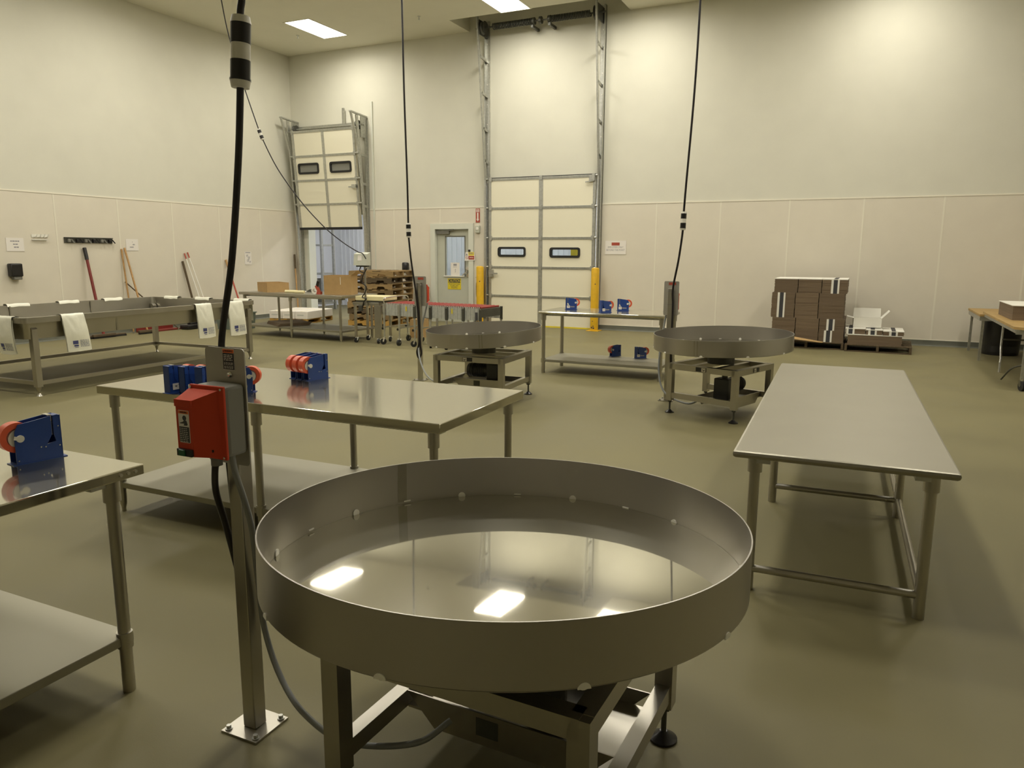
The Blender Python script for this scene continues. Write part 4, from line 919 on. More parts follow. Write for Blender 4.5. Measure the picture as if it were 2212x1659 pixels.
# plastic bags hung over the front lip (local frame: +x out, y along the lip, origin at the lip)
def bag(label, y, wt, wb_, ln, skew=0.0, seed=1, at=None, rz=0.0):
    rnd = random.Random(seed)
    t = thing('plastic_bag', label, 'bag', vpt(*((0, y, VZ) if at is None else at)), VR + rz, 'printed bags on the vat lip')
    nx, nz = 12, 18
    path = [(-0.075, -0.05), (-0.068, 0.004), (-0.03, 0.012), (0.006, 0.010), (0.016, -0.01)]
    L = [(0.018 + 0.010 * math.sin(q / 14 * PI), -0.01 - ln * q / 14) for q in range(1, 15)]
    P = path + L
    vs = []
    for i, (px, pz) in enumerate(P):
        f = max(0, (i - 4)) / 14.0
        ww = wt + (wb_ - wt) * f
        for j in range(nx + 1):
            u = j / nx - 0.5
            bul = 0.014 * (1 - (2 * u) ** 2) * (0.3 + math.sin(min(1, f * 1.2) * PI) + 0.4 * f) if i >= 4 else 0
            vsh = -0.012 * math.exp(-((abs(u) * 1.9 + f * 1.1 - 0.52) / 0.07) ** 2) if 0 < f < 0.5 else 0
            vs.append((px + bul + vsh + rnd.uniform(-.0015, .0015), u * ww + skew * f, pz - 0.006 * (1 - 4 * u * u) * (1 if i == len(P) - 1 else 0) + rnd.uniform(-.002, .002)))
    fs = [(i * (nx + 1) + j, i * (nx + 1) + j + 1, (i + 1) * (nx + 1) + j + 1, (i + 1) * (nx + 1) + j) for i in range(len(P) - 1) for j in range(nx)]
    b = B(); b._new(vs, fs); k = len(vs)
    b2 = [(max(v[0] - 0.016, 0.003) if i > 5 * (nx + 1) else v[0], v[1], v[2] - (0.003 if i < 5 * (nx + 1) else 0)) for i, v in enumerate(vs)]
    b._new(b2, fs); b.build('sheet', 'bag', t, sharp=80)
    def sp(u, f):
        q = min(max(f * 14, 0), 13.999); i = 4 + int(q); fr = q - int(q)
        jj = min(max((u + 0.5) * nx, 0), nx - 0.001); j = int(jj); gr = jj - j
        g = lambda a_, b_: Vector(vs[a_ * (nx + 1) + b_])
        p = g(i, j).lerp(g(i, j + 1), gr).lerp(g(i + 1, j).lerp(g(i + 1, j + 1), gr), fr); return (p.x + 0.0022, p.y, p.z)
    def patch(b, u0, u1, f0, f1):
        k = max(1, int((u1 - u0) * nx) + 1); w_ = []
        for a_ in range(3):
            for c_ in range(k + 1): w_.append(sp(u0 + (u1 - u0) * c_ / k, f0 + (f1 - f0) * a_ / 2))
        b._new(w_, [(a_ * (k + 1) + c_, a_ * (k + 1) + c_ + 1, (a_ + 1) * (k + 1) + c_ + 1, (a_ + 1) * (k + 1) + c_) for a_ in range(2) for c_ in range(k)])
    b = B(); patch(b, -0.28, -0.06, 0.70, 0.80); patch(b, -0.24, -0.06, 0.82, 0.865); patch(b, -0.22, -0.07, 0.885, 0.90); b.build('logo_block', 'blue_ink', t)
    b = B()
    for f in (.70, .735, .77, .805, .84, .875):
        u = 0.02
        while u < 0.40:
            w_ = rnd.uniform(.05, .12); patch(b, u, min(u + w_, 0.42), f, f + 0.012); u += w_ + 0.02
    b.build('print', 'blue_ink', t)
    return t
bag('leftmost white printed bag hanging over the near end lip of the vat', 0, 0.26, 0.26, 0.38, 0.03, 1, (-0.30, 0, VZ), -PI / 2)
bag('white printed bag hanging over the vat lip next to its near leg', 0.55, 0.27, 0.29, 0.40, 0.05, 2)
bag('white printed bag hanging over the vat lip left of the thick cable', 2.44, 0.27, 0.29, 0.44, 0.04, 3)
bag('white printed bag at the far end of the vat lip, right of the thick cable', 3.02, 0.29, 0.31, 0.46, 0.04, 4)
# the bags folded over the far lips show only their tops
def topbag(label, x, y, rz, wd, seed):
    t = thing('plastic_bag', label, 'bag', vpt(x, y, VZ), VR + rz, 'folded bags on the far vat lips')
    b = B(); P = [(-0.03, -0.30), (-0.025, 0.004), (-0.01, 0.018), (0.03, 0.020), (0.055, 0.012), (0.062, -0.02)]
    vs = [(p[0], u * wd, p[1] + 0.004 * math.sin(u * 9 + seed)) for p in P for u in (-.5, -.25, 0, .25, .5)]
    b._new(vs, [(i * 5 + j, i * 5 + j + 1, i * 5 + 6 + j, i * 5 + 5 + j) for i in range(5) for j in range(4)]); b.build('sheet', 'bag', t, sharp=80)
    b = B(); b.box(0.0, 0.05, -wd * .52, wd * .46, 0.001, 0.009); b.build('clip_bar', 'blackp', t)
for k, (y, lab) in enumerate(((0.50, 'folded bag and black clip on the far vat lip under the soap dispenser'), (1.27, 'folded bag and black clip on the far vat lip left of the red broom handle'), (1.98, 'folded bag and black clip on the far vat lip right of the red broom handle'), (2.68, 'folded bag and black clip on the far vat lip right of the wooden handles'))):
    topbag(lab, -VW + 0.0, y, 0.0, 0.30, k)
for k, (x, lab) in enumerate(((-1.62, 'folded bag and black clip on the vat end near its far corner'), (-0.98, 'folded bag and black clip in the middle of the vat end'), (-0.22, 'folded bag on the vat end behind the rightmost hanging bag'))):
    topbag(lab, x, VL, -PI / 2, 0.28, k + 5)

# ------------------------------------------------------------------ brooms and handles leaning on the left wall
def handle(name, label, top, foot, r, m, tip=None, tipm=None, head=None, tl=0.22):
    t = thing(name, label, 'cleaning tool', foot)
    a, c2 = Vector((0, 0, 0.03)), Vector(top) - Vector(foot); d = (c2 - a).normalized()
    b = B(); b.cyl(a, c2 - (d * tl if tip else d * 0), r, 0, 14); b.build('handle', m, t)
    if tip: b = B(); b.cyl(c2 - d * tl, c2, r * 1.25, 0, 14); b.build('grip', tipm, t)
    if head:
        b = B(); b.box(-0.03, 0.03, -head / 2, head / 2, 0.03, 0.075, b=0.008); b.build('head', 'wood_dark', t)
        b = B(); b.box(-0.025, 0.025, -head / 2 + 0.01, head / 2 - 0.01, 0.0, 0.03); b.build('bristle_block', 'blackp', t)
    else:
        b = B(); b.lathe([(0, 0), (r * 1.1, 0), (r * 1.1, 0.035)], (0, 0, 0), 0, 14); b.build('ferrule', 'greyp', t)
handle('floor_brush', 'dark red broom handle with black grip leaning on the left wall', (0.045, -5.68, 1.615), (0.42, -5.72, 0), 0.026, 'red_dark', True, 'blackp', 0.45, 0.22)
handle('mop_handle', 'left of the two crossed wooden handles leaning on the left wall', (0.03, -4.92, 1.60), (0.22, -4.95, 0), 0.015, 'handle_wood')
handle('mop_handle', 'right and thicker of the two wooden handles leaning on the left wall', (0.04, -4.86, 1.62), (0.50, -4.86, 0), 0.018, 'handle_wood', None, None, 0.4)
handle('mop_handle', 'short dark stick slanting behind the wooden handles on the left wall', (0.03, -4.90, 0.98), (0.45, -4.10, 0), 0.012, 'wood_dark')
handle('squeegee', 'dark brown handle leaning on the left wall beside the white sticks', (0.03, -3.52, 1.36), (0.25, -3.40, 0), 0.022, 'wood_dark', None, None, 0.4)
handle('squeegee', 'white stick with red tip, left of the pair leaning on the left wall', (0.03, -3.46, 1.52), (0.55, -3.42, 0), 0.011, 'whitep', True, 'sign_red', None, 0.12)
handle('squeegee', 'white stick with red tip, right of the pair leaning on the left wall', (0.03, -3.38, 1.54), (0.55, -3.30, 0), 0.011, 'whitep', True, 'sign_red', None, 0.12)
handle('squeegee', 'red handled tool leaning on the left wall behind the thick cable', (0.03, -2.35, 1.38), (0.62, -2.45, 0), 0.018, 'sign_red', True, 'handle_wood', 0.4, 0.18)
handle('mop_handle', 'wooden handle leaning in the corner next to the raised dock door', (0.06, -0.16, 1.50), (0.26, -0.34, 0), 0.018, 'handle_wood', True, 'wood_dark', None, 0.35)
t = thing('dustpan', 'red dustpan lying on the floor at the left wall under the wooden handles', 'dustpan', (0.24, -4.40, 0))
b = B(); b.box(-0.12, 0.12, -0.42, 0.42, 0, 0.03, b=0.006); b.box(-0.12, -0.09, -0.42, 0.42, 0.03, 0.10); b.build('pan', 'red_dark', t)
b = B(); b.tube(catmull([(-0.11, -0.25, 0.06), (-0.16, 0, 0.10), (-0.11, 0.25, 0.06)]), 0.012); b.build('handle', 'red_dark', t)
t = thing('floor_squeegee', 'dark squeegee head lying on the floor left of the red dustpan', 'squeegee', (0.34, -5.65, 0))
b = B(); b.box(-0.04, 0.04, -0.42, 0.42, 0.0, 0.05, b=0.008); b.build('head', 'wood_dark', t)
b = B(); b.box(0.04, 0.07, -0.40, 0.40, 0.0, 0.025); b.build('blade', 'rubber', t)
t = thing('utility_pump', 'black lump of cleaning gear on the floor right of the red dustpan', 'cleaning gear', (0.50, -3.78, 0))
b = B(); b.box(-0.12, 0.12, -0.24, 0.20, 0, 0.10, b=0.03); b.cyl((0, -0.1, 0.1), (0, 0.12, 0.13), 0.05, 0, 16); b.build('body', 'blackp', t)
b = B(); b.box(-0.10, 0.10, 0.20, 0.30, 0.0, 0.09, b=0.02); b.build('cap', 'handle_wood', t)
t = thing('storage_tote', 'grey green plastic tote on the floor behind the far vat leg', 'tote', (1.25, -3.35, 0), 0.1)
b = B(); b.prism([(-0.28, 0), (0.28, 0), (0.32, 0.32), (-0.32, 0.32)], -0.22, 0.22, 'y'); b.build('body', 'tote', t)
b = B(); b.box(-0.335, 0.335, -0.245, 0.245, 0.32, 0.345, b=0.006); b.build('lid', 'tote', t)

# ------------------------------------------------------------------ things on and under the six legged table
T5m = Matrix.Translation((2.165, -4.144, 0)) @ Matrix.Rotation(-0.074, 4, 'Z')
def t5(x, y, z): return T5m @ Vector((x, y, z))
def carton(name, label, loc, rz, lx, ly, lz, m='board', flaps=(), open_=True, group=None, th=0.006):
    t = thing(name, label, 'box', loc, rz, group); x, y = lx / 2, ly / 2
    b = B(); b.box(-x, x, -y, y, 0, th)
    for (a, c2, d, e) in ((-x, x, -y, -y + th), (-x, x, y - th, y), (-x, -x + th, -y + th, y - th), (x - th, x, -y + th, y - th)): b.box(a, c2, d, e, th, lz)
    if not open_: b.box(-x, x, -y, y, lz - th, lz)
    b.build('carton_body', m, t)
    for (side, ang, ln) in flaps:
        b = B(); c_, s_ = math.cos(ang), math.sin(ang)
        if side in 'fb':
            sg = -1 if side == 'f' else 1; b._new([(-x, sg * y, lz), (x, sg * y, lz), (x * .98, sg * (y + ln * s_), lz + ln * c_), (-x * .98, sg * (y + ln * s_), lz + ln * c_), (-x, sg * (y - th * 1), lz), (x, sg * (y - th), lz), (x * .98, sg * (y + ln * s_ - th), lz + ln * c_ + .001), (-x * .98, sg * (y + ln * s_ - th), lz + ln * c_ + .001)], [(0, 1, 2, 3), (7, 6, 5, 4), (0, 4, 5, 1), (2, 6, 7, 3), (1, 5, 6, 2), (0, 3, 7, 4)])
        else:
            sg = -1 if side == 'l' else 1; b._new([(sg * x, -y, lz), (sg * x, y, lz), (sg * (x + ln * s_), y * .98, lz + ln * c_), (sg * (x + ln * s_), -y * .98, lz + ln * c_), (sg * (x - th), -y, lz), (sg * (x - th), y, lz), (sg * (x + ln * s_ - th), y * .98, lz + ln * c_ + .001), (sg * (x + ln * s_ - th), -y * .98, lz + ln * c_ + .001)], [(0, 1, 2, 3), (7, 6, 5, 4), (0, 4, 5, 1), (2, 6, 7, 3), (1, 5, 6, 2), (0, 3, 7, 4)])
        b.build('flap', m, t)
    return t
carton('cardboard_box', 'low tan cardboard carton on the left end of the six legged table', t5(0.47, 0.42, 0.814), -0.50, 0.56, 0.42, 0.175)
bx2 = carton('cardboard_box', 'taller tan cardboard carton on the right end of the six legged table', t5(2.18, 0.42, 0.814), 0.33, 0.50, 0.36, 0.34, flaps=(('r', 0.9, 0.14),))
b = B(); b.box(0.05, 0.058, -0.1815, -0.18, 0.18, 0.31); b.build('tape_strip', 'board_white', bx2)
t = thing('clipboard', 'clipboard with white paper between the carton and the rolls on the six legged table', 'clipboard', t5(1.02, 0.62, 0.814), 0.2)
b = B(); b.box(-0.12, 0.22, -0.16, 0.16, 0, 0.006); b.build('board', 'greyp', t)
b = B(); b.box(-0.12, 0.14, -0.14, 0.14, 0.006, 0.010); b.build('paper', 'paper', t)
b = B(); b.prism([(0.10, 0.006), (0.24, 0.006), (0.20, 0.055)], -0.06, 0.06, 'y'); b.build('clip', 'dark_steel', t)
for k, (x, y, rz, ln, lab) in enumerate(((1.12, 0.25, 0.05, 0.27, 'left roll of cream liner lying on the six legged table'), (1.36, 0.22, 0.10, 0.20, 'right roll of cream liner lying on the six legged table'))):
    t = thing('liner_roll', lab, 'roll', t5(x, y, 0.814), rz, 'cream liner rolls')
    b = B(); b.cyl((-ln / 2, 0, 0.026), (ln / 2, 0, 0.026), 0.026, 0, 18); b.build('roll', 'ivory', t)
    b = B(); b.cyl((-ln / 2 - 0.002, 0, 0.026), (ln / 2 + 0.002, 0, 0.026), 0.010, 0, 12); b.build('core', 'board', t)
t = thing('tape_gun', 'red tape gun with white tape roll in front of the taller carton', 'tape gun', t5(1.78, 0.18, 0.814), 0.1)
b = B(); b.ring((0.0, 0, 0.062), 0.036, 0.062, -0.025, 0.025, 'y', 0, 32); b.build('tape_roll', 'whitep', t)
b = B(); b.beam((0.03, 0.0, 0.15), (0.10, 0.0, 0.02), 0.055, 0.035); b.box(0.05, 0.13, -0.03, 0.03, 0.0, 0.05); b.build('body', 'sign_red', t)
b = B(); b.beam((0.04, 0, 0.13), (0.075, 0.0, 0.235), 0.035, 0.035); b.build('grip', 'blackp', t)
for k in range(3):
    t = thing('flat_carton', ['bottom flat brown carton on the undershelf of the six legged table', 'middle flat brown carton on the undershelf of the six legged table', 'top flat brown carton on the undershelf of the six legged table'][k], 'flat carton', t5(0.80 + 0.01 * k, 0.44 + 0.01 * k, 0.2005 + 0.019 * k), -0.55 + 0.015 * k, 'flat cartons on the undershelf')
    b = B(); b.box(-0.36, 0.36, -0.30, 0.30, 0, 0.009); b.box(-0.36, 0.36, -0.298, 0.302, 0.0095, 0.018); b.build('sheet', 'board_dark', t)

# ------------------------------------------------------------------ pallets
def make_pallet(name, label, wd, dp, h, mats=('wood', 'wood'), notched=True, nb=6, group=None):
    """stringers run along x, deck boards along y"""
    t = thing(name, label, 'pallet', (0, 0, 0), 0, group)
    th = h * 0.14
    for y in (-dp / 2 + 0.02, 0, dp / 2 - 0.02):
        b = B(); hw = wd / 2; z0, z1 = th, h - th
        n0 = z0 + (z1 - z0) * 0.48
        if notched:
            poly = [(-hw, z0)]
            for c_ in (-hw * 0.5, hw * 0.5):
                q = wd * 0.095; poly += [(c_ - q, z0), (c_ - q * 0.75, n0), (c_ + q * 0.75, n0), (c_ + q, z0)]
            poly += [(hw, z0), (hw, z1), (-hw, z1)]
        else: poly = [(-hw, z0), (hw, z0), (hw, z1), (-hw, z1)]
        b.prism(poly, y - 0.019, y + 0.019, 'y'); b.build('stringer', mats[0], t)
    for k in range(nb):
        x = -wd / 2 + 0.05 + (wd - 0.10) * k / (nb - 1); b = B(); b.box(x - 0.045, x + 0.045, -dp / 2, dp / 2, h - th, h); b.build('deck_board', mats[1], t)
    for k in range(3):
        x = -wd / 2 + 0.05 + (wd - 0.10) * k / 2; b = B(); b.box(x - 0.045, x + 0.045, -dp / 2, dp / 2, 0, th); b.build('bottom_board', mats[0], t)
    return t
PH = 0.1305
sc_, sa_ = math.cos(0.18), math.sin(0.18)
PC = (2.91 + 0.5 * sc_ - 0.62 * sa_, -1.80 + 0.5 * sa_ + 0.62 * sc_)
ords = ['bottom', 'second', 'third', 'fourth', 'fifth', 'sixth', 'seventh', 'eighth', 'top']
protos = {}
for k in range(9):
    kind = 'y' if k == 0 else ('d' if k in (2, 7) else 'n')
    lab = f'{ords[k]} wooden pallet of the tall stack by the back wall' if k in (0, 8) else f'{ords[k]} wooden pallet from the floor in the tall stack by the back wall'
    dx, dy, dr_ = random.uniform(-.03, .03), random.uniform(-.03, .03), random.uniform(-.02, .02)
    loc = (PC[0] + dx, PC[1] + dy, k * PH)
    if kind not in protos:
        mm = {'y': ('wood_yellow', 'wood_yellow'), 'd': ('wood_dark', 'wood'), 'n': ('wood', 'wood')}[kind]
        protos[kind] = make_pallet('pallet', lab, 1.0, 1.2, PH - 0.0005, mm, group='tall pallet stack'); protos[kind].location = loc; protos[kind].rotation_euler = (0, 0, 0.18 + dr_)
    else: dup(protos[kind], loc, 0.18 + dr_, lab, 'tall pallet stack')
# white cartons on a pallet before the raised door
cp = make_pallet('pallet', 'low wooden pallet under the white cartons by the raised door', 0.95, 1.1, 0.10, ('wood_yellow', 'wood_yellow'), group=None); cp.location = (1.30, -1.42, 0); cp.rotation_euler = (0, 0, 0.16)
m_ = Matrix.Translation((1.30, -1.42, 0.10)) @ Matrix.Rotation(0.16, 4, 'Z')
names = [['front left', 'front middle', 'front right'], ['rear left', 'rear middle', 'rear right']]
for j in range(2):
    for i in range(3):
        p = m_ @ Vector((-0.325 + 0.325 * i, -0.28 + 0.56 * j, 0.0005))
        t = thing('white_carton', f'{names[j][i]} white carton of the block on the low pallet behind the six legged table', 'box', p, 0.16 + random.uniform(-.02, .02), 'white cartons on the low pallet')
        b = B(); b.box(-0.158, 0.158, -0.27, 0.27, 0, 0.17, b=0.012); b.build('carton_body', 'paper', t)
        b = B(); b.box(-0.02, 0.02, -0.272, 0.272, 0.168, 0.1712); b.build('tape_strip', 'ivory', t)
        b = B(); b.box(-0.10, 0.06, -0.2712, -0.270, 0.07, 0.10); b.build('print', 'bag_clear', t)

# ------------------------------------------------------------------ casters
def caster(par, x, y, top, r=0.05, wd=0.028, face=0.0, name='caster'):
    b = B(); R3 = Matrix.Rotation(face, 3, 'Z'); o = Vector((x, y, 0))
    def q(v): return o + R3 @ Vector(v)
    b.box(-0.022, 0.022, -0.022, 0.022, top - 0.006, top, 0, None)
    t = bmesh.new(); t.free()
    b2 = B()
    for s_ in (-1, 1): b2.beam(q((-0.02, s_ * (wd / 2 + 0.006), r)), q((0.0, s_ * (wd / 2 + 0.006), top - 0.008)), 0.004, 0.03, 0, (1, 0, 0))
    b2.cyl(q((0.0, 0, r * 2 + 0.004)), q((0.0, 0, top)), 0.018, 0, 16); b2.cyl(q((-0.02, -wd / 2 - 0.01, r)), q((-0.02, wd / 2 + 0.01, r)), 0.008, 0, 10)
    b.bm.free()
    f = b2.build(name, 'chrome', par)
    b3 = B(); b3.cyl(q((-0.02, -wd / 2, r)), q((-0.02, wd / 2, r)), r, 0, 28); b3.build('wheel', 'rubber', f)
    return f

# ------------------------------------------------------------------ expandable red roller conveyor
cv = thing('roller_conveyor', 'grey expandable conveyor with red rollers on casters, left of the tall dock door', 'conveyor', (5.50, -4.18, 0), -0.085)
CL, CWD, CZ = 1.95, 0.62, 0.70
for k in range(25):
    x = 0.03 + (CL - 0.06) * k / 24
    b = B(); b.cyl((x, 0.035, CZ), (x, CWD - 0.035, CZ), 0.017, 0, 12); b.build('roller', 'red_bright', cv)
for y, nm in ((0.012, 'f'), (CWD - 0.012, 'b')):
    for k in range(6):
        x0, x1 = 0.02 + (CL - 0.04) * k / 6, 0.02 + (CL - 0.04) * (k + 1) / 6
        b = B()
        n = 9
        for q in range(n):
            if q == 0: b.box(x0 + 0.02, x1 - 0.02, y - 0.003, y + 0.003, CZ - 0.195, CZ - 0.015)
            xa = x0 + (x1 - x0) * q / n; b.box(xa + 0.004, xa + (x1 - x0) / n - 0.004, y - 0.005 - 0.006 * (q % 2), y + 0.006, CZ - 0.20, CZ - 0.012)
            b.box(xa + 0.01, xa + (x1 - x0) / n - 0.01, y - 0.008, y + 0.008, CZ - 0.012, CZ + 0.012)
        b.build('side_lattice', 'lattice', cv)
for k in (1, 4):
    b = B(); b.box(0.15 + k * 0.31, 0.175 + k * 0.31, -0.006, -0.004, CZ - 0.11, CZ - 0.03); b.build('yellow_tag', 'sign_yellow', cv)
b = B(); b.box(CL - 0.012, CL + 0.004, 0.0, CWD, CZ - 0.15, CZ - 0.02); b.build('end_plate', 'dark_steel', cv)
b = B(); b.box(CL - 0.10, CL - 0.06, -0.012, -0.004, CZ - 0.20, CZ - 0.07); b.build('data_plate', 'ink', cv)
for k in range(7):
    x = 0.0 + CL * k / 6
    b = B(); b.box(x - 0.022, x + 0.022, -0.022, 0.0, CZ - 0.22, CZ - 0.005); b.box(x - 0.022, x + 0.022, CWD, CWD + 0.022, CZ - 0.22, CZ - 0.005); b.build('corner_post', 'dark_steel' if k in (2, 3, 4, 5, 6) else 'galv', cv)
    b = B(); b.box(x - 0.02, x + 0.02, -0.032, -0.020, CZ - 0.025, CZ - 0.015); b.build('latch', 'chrome', cv)
for k in range(7):
    x = 0.0 + CL * k / 6
    for y in (-0.01, CWD + 0.01):
        b = B(); b.box(x - 0.016, x + 0.016, y - 0.010, y + 0.010, 0.26, CZ - 0.2); b.box(x - 0.010, x + 0.010, y - 0.008, y + 0.008, 0.12, 0.27); lg = b.build('leg', 'galv', cv)
        b = B(); b.cyl((x - 0.03, y - 0.012, 0.275), (x - 0.03, y + 0.03, 0.275), 0.022, 0, 8); b.build('height_knob', 'blackp', lg)
        caster(cv, x, y, 0.13, 0.052, 0.03, random.uniform(0, 6.28))
    b = B(); b.beam((x, 0.0, 0.30), (x, CWD, 0.30), 0.012, 0.02); b.build('cross_tie', 'galv', cv)
b = B(); b.tube(catmull([(0.0, 0.0, CZ - 0.02), (-0.01, 0.0, CZ + 0.06), (0.01, 0.06, CZ + 0.10), (0.03, CWD - 0.08, CZ + 0.11), (0.03, CWD, CZ + 0.06), (0.02, CWD, CZ - 0.02)]), 0.010, n=10); b.build('pull_handle', 'chrome', cv)
# carton standing on the floor beneath the conveyor
carton('cardboard_box', 'tan carton standing on the floor beneath the left end of the conveyor', (5.42, -2.95, 0), 0.1, 0.24, 0.30, 0.34, open_=False)

# ------------------------------------------------------------------ platform scale on a wheeled stand
sc = thing('platform_scale', 'cream platform scale with indicator pole on a wheeled steel stand beside the six legged table', 'scale', (4.88, -4.18, 0), 0.06)
SH = 0.71
b = B(); b.box(-0.03, 0.50, -0.02, 0.44, SH - 0.05, SH, b=0.006); b.build('stand_top', 'steel', sc)
for (x, y) in ((0, 0.02), (0, 0.40), (0.47, 0.40)):
    b = B(); b.box(x - 0.018, x + 0.018, y - 0.018, y + 0.018, 0.10, SH - 0.05); b.build('leg', 'steel', sc)
b = B(); b.box(0.40, 0.53, -0.015, 0.035, 0.10, SH - 0.05, b=0.004); b.build('leg', 'steel', sc)
for (x, y) in ((0.02, 0.02), (0.47, 0.01), (0.02, 0.40), (0.47, 0.40)): caster(sc, x, y, 0.105, 0.042, 0.024, 1.2 + x)
b = B(); b.box(0.04, 0.56, -0.01, 0.42, SH, SH + 0.03); b.build('scale_frame', 'dark_steel', sc)
b = B(); b.box(0.03, 0.60, -0.02, 0.43, SH + 0.03, SH + 0.105, b=0.008); b.build('platform', 'ivory', sc)
b = B(); b.cyl((0.26, -0.05, SH - 0.04), (0.26, -0.05, 1.36), 0.019, 0, 16); b.box(0.22, 0.30, -0.06, 0.0, SH - 0.06, SH - 0.01); b.build('indicator_pole', 'steel', sc)
b = B(); b.prism([(-0.02, 1.34), (-0.15, 1.34), (-0.12, 1.53), (-0.02, 1.56)], 0.10, 0.36, 'x'); ind = b.build('indicator', 'door_grey', sc)
b = B(); b._new([(0.18, -0.141, 1.42), (0.26, -0.141, 1.42), (0.26, -0.127, 1.51), (0.18, -0.127, 1.51)], [(0, 1, 2, 3)]); b.build('display_label', 'paper', ind)
b = B(); b.box(0.12, 0.34, -0.10, -0.03, 1.315, 1.342); b.build('connector_strip', 'dark_steel', ind)
b = B(); b.tube(catmull([(0.20, -0.07, 1.33), (0.19, -0.10, 1.25), (0.27, -0.09, 1.22), (0.31, -0.07, 1.29), (0.24, -0.085, 1.16), (0.22, -0.08, 1.05), (0.30, -0.08, 0.98), (0.27, -0.08, 0.88), (0.22, -0.09, 0.80), (0.30, -0.09, 0.78), (0.24, -0.08, 0.72), (0.20, -0.06, 0.62)], 8), 0.009, n=8); b.build('cable', 'cord', sc)
b = B(); b.box(0.11, 0.19, -0.06, -0.02, 0.56, 0.66, b=0.01); b.build('junction_box', 'dark_steel', sc)

# ------------------------------------------------------------------ flattened carton bundles on pallets
def pal(loc, rz, wd, dp, lab, m=('wood_dark', 'wood_dark')):
    p = make_pallet('pallet', lab, wd, dp, 0.12, m, notched=False, group=None); p.location = loc; p.rotation_euler = (0, 0, rz); return p
pal((12.08, -0.88, 0), PI / 2 - 0.02, 1.0, 1.16, 'dark pallet under the tall block of flattened cartons')
pal((13.17, -0.97, 0), PI / 2 - 0.03, 1.05, 0.98, 'dark pallet under the low stack of flattened cartons')
def bundle(label, x0, x1, y0, y1, z0, z1, stripe=None, top=False, rz=0.0, group='flattened carton bundles', base=(0, 0)):
    cx_, cy_ = (x0 + x1) / 2, (y0 + y1) / 2
    t = thing('carton_bundle', label, 'carton bundle', (cx_, cy_, z0), rz, group); hx, hy, h = (x1 - x0) / 2, (y1 - y0) / 2, z1 - z0
    b = B(); n = max(3, int(h / 0.018))
    for k in range(n):
        jx, jy = random.uniform(-.003, .003), random.uniform(-.003, .003)
        b.box(-hx + jx + .003, hx + jx - .003, -hy + jy, hy + jy, h * k / n, h * (k + 1) / n - 0.0006)
    b.build('sheets', 'board_dark', t)
    if top: b = B(); b.box(-hx, hx, -hy - 0.004, hy, h, h + 0.012); b.build('top_sheet', 'board_white', t)
    if stripe is not None:
        s0 = -hx + stripe * 2 * hx; wv = 0.062
        b = B(); b.box(s0 - wv, s0 - wv * .45, -hy - 0.0055, -hy - 0.003, 0.0, h); b.box(s0 + wv * .55, s0 + wv, -hy - 0.0055, -hy - 0.003, 0.0, h); b.build('white_edge', 'board_white', t)
        b = B(); b.box(s0 - wv * .45, s0 + wv * .55, -hy - 0.0052, -hy - 0.003, 0, h); b.build('black_edge', 'board_black', t)
        if top: b = B(); b.box(s0 - wv * .45, s0 + wv * .55, -hy - 0.005, hy, h + 0.012, h + 0.0135); b.build('black_band', 'board_black', t)
    return t
zl = [0.121, 0.315, 0.505, 0.925, 1.150]
cols = [(11.50, 11.875), (11.88, 12.245), (12.25, 12.64)]
cn = ['left', 'middle', 'right']; ln_ = ['bottom', 'second lowest', 'second highest', 'top']
stripes = {(2, 0): 0.42, (3, 2): 0.52, (1, 2): 0.45, (0, 2): 0.38}
for l in range(4):
    for c_ in range(3):
        x0, x1 = cols[c_]
        if l == 2: x0 -= 0.03; x1 -= 0.03
        extra = ' with black and white band' if (l, c_) in stripes else ''
        bundle(f'{ln_[l]} carton bundle{extra} in the {cn[c_]} column', x0, x1, -1.36 + 0.012 * l, -0.45, zl[l], zl[l + 1] - 0.0005, stripes.get((l, c_)), top=(l == 3))
bundle('wide lower bundle of flattened cartons on the low stack', 12.70, 13.50, -1.42, -0.55, 0.121, 0.268, None, True)
for k, (x0, x1, st, lab) in enumerate(((12.66, 12.96, 0.25, 'left white topped bundle on the low carton stack under the open box'), (12.965, 13.21, 0.4, 'middle white topped bundle with black band on the low carton stack'), (13.215, 13.52, 0.5, 'right white topped bundle with black band on the low carton stack'))):
    bundle(lab, x0, x1, -1.38 - 0.02 * k, -0.75, 0.2815, 0.362 - 0.01 * k, st, True)
carton('white_carton', 'open empty white carton with raised flaps on the low carton stack', (12.97, -1.02, 0.377), 0.05, 0.42, 0.30, 0.15, 'board_white', (('b', 0.15, 0.15), ('r', 0.75, 0.17), ('l', 1.35, 0.10)))
t = thing('flat_carton', 'loose tan carton sheet sticking out under the tall carton block', 'flat carton', (12.02, -1.455, 0.1215), -0.02)
b = B(); b._new([(-0.30, -0.02, 0.045), (0.30, -0.06, 0.0), (0.32, 0.03, 0.0), (-0.30, 0.06, 0.085), (-0.30, -0.02, 0.053), (0.30, -0.06, 0.008), (0.32, 0.03, 0.008), (-0.30, 0.06, 0.093)], [(0, 1, 2, 3), (7, 6, 5, 4), (0, 4, 5, 1), (1, 5, 6, 2), (2, 6, 7, 3), (3, 7, 4, 0)]); b.build('sheet', 'board', t)

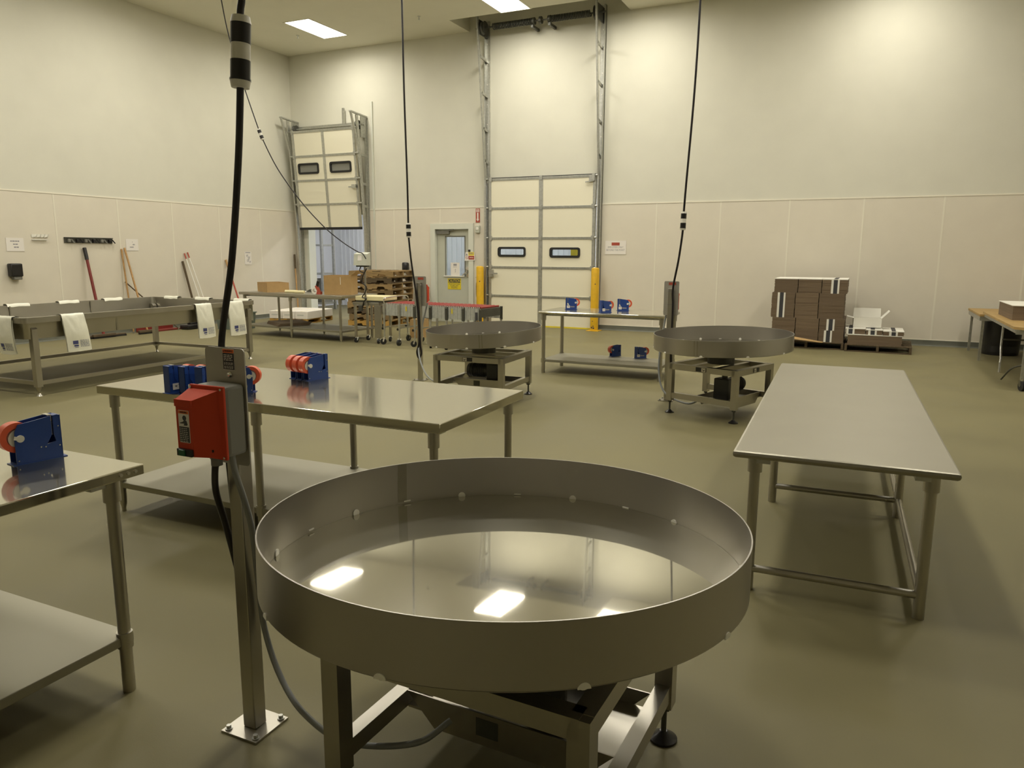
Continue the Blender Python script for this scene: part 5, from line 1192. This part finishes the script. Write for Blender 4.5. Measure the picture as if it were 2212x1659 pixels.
# ------------------------------------------------------------------ right edge: wood topped tables, bin, boards
t = thing('folding_table', 'wood topped folding table at the right edge with the black bin beneath', 'table', (14.47, -1.80, 0), 0)
b = B(); b.box(0, 1.8, 0, 1.42, 0.665, 0.70, b=0.004); b.build('tabletop', 'table_wood', t)
b = B(); b.box(0.01, 0.03, 0.02, 1.40, 0.60, 0.665); b.box(0.03, 1.77, 0.02, 0.04, 0.60, 0.665); b.build('apron', 'galv', t)
for (x, y) in ((0.06, 0.06), (0.06, 1.36), (1.74, 0.06), (1.74, 1.36)):
    b = B(); b.box(x - 0.018, x + 0.018, y - 0.018, y + 0.018, 0.0, 0.62); b.build('leg', 'galv', t)
t = thing('trash_bin', 'large black trash bin under the folding table at the right edge', 'trash bin', (14.93, -0.72, 0))
b = B(); b.lathe([(0, 0), (0.25, 0), (0.255, 0.01), (0.285, 0.55), (0.30, 0.56), (0.30, 0.59), (0.275, 0.59), (0.26, 0.05), (0, 0.04)], (0, 0, 0), 0, 40); b.build('body', 'blackp', t)
t = thing('folding_table', 'second wood topped folding table nearer at the right edge with bent legs and casters', 'table', (14.50, -4.60, 0), 0)
b = B(); b.prism([(0.0, 0.10), (0.10, 0.0), (1.6, 0.0), (1.6, 2.72), (0.0, 2.72)], 0.715, 0.745, 'z'); b.build('tabletop', 'table_wood', t)
b = B(); b.box(0.02, 1.58, 0.06, 0.09, 0.66, 0.715); b.box(0.02, 0.05, 0.12, 2.70, 0.67, 0.715); b.build('apron', 'galv', t)
for x in (0.16, 1.40):
    b = B(); b.tube([(x, 1.95, 0.67), (x, 1.95, 0.34), (x, 1.93, 0.30), (x - 0.02, 1.70, 0.17), (x - 0.03, 1.66, 0.13), (x - 0.03, 1.65, 0.0)], 0.014, n=10); b.build('leg', 'galv', t)
b = B(); b.cyl((0.16, 1.95, 0.42), (1.40, 1.95, 0.42), 0.012, 0, 10); b.beam((0.78, 1.95, 0.42), (0.78, 2.4, 0.67), 0.02, 0.01); b.build('leg_brace', 'dark_steel', t)
for x in (0.14, 1.45):
    b = B(); b.box(x - 0.016, x + 0.016, 0.10, 0.132, 0.13, 0.67); b.build('leg', 'galv', t); caster(t, x, 0.116, 0.135, 0.058, 0.035, 1.9)
b = B(); b.tube(catmull([(0.14, 0.15, 0.30), (0.06, 0.35, 0.22), (0.0, 0.55, 0.06)]), 0.010, n=8); b.build('leg_brace', 'dark_steel', t)
for k in range(5):
    t = thing('flat_carton', ['bottom brown board of the pile on the right edge tables', 'second brown board from the bottom of the pile on the right edge tables', 'middle brown board of the pile on the right edge tables', 'second brown board from the top of the pile on the right edge tables', 'white faced top board of the pile on the right edge tables'][k], 'board', (15.05, -2.95, 0.7455 + 0.036 * k), 0.0, 'board pile on the right edge table')
    b = B(); b.box(-0.42, 0.5, -0.5, 0.62, 0, 0.0355); b.build('sheet', 'board_dark', t)
    if k == 4: b = B(); b.box(-0.43, 0.5, -0.51, 0.62, 0.0355, 0.044); b.build('white_face', 'board_white', t)
t = thing('tape_core', 'small dark tape core on the board pile at the right edge', 'tape', (15.05, -2.85, 0.7455 + 0.036 * 5 + 0.0085))
b = B(); b.lathe([(0.02, 0), (0.045, 0), (0.045, 0.03), (0.02, 0.03)], (0, 0, 0), 0, 20, 'z', True); b.build('ring', 'blackp', t)
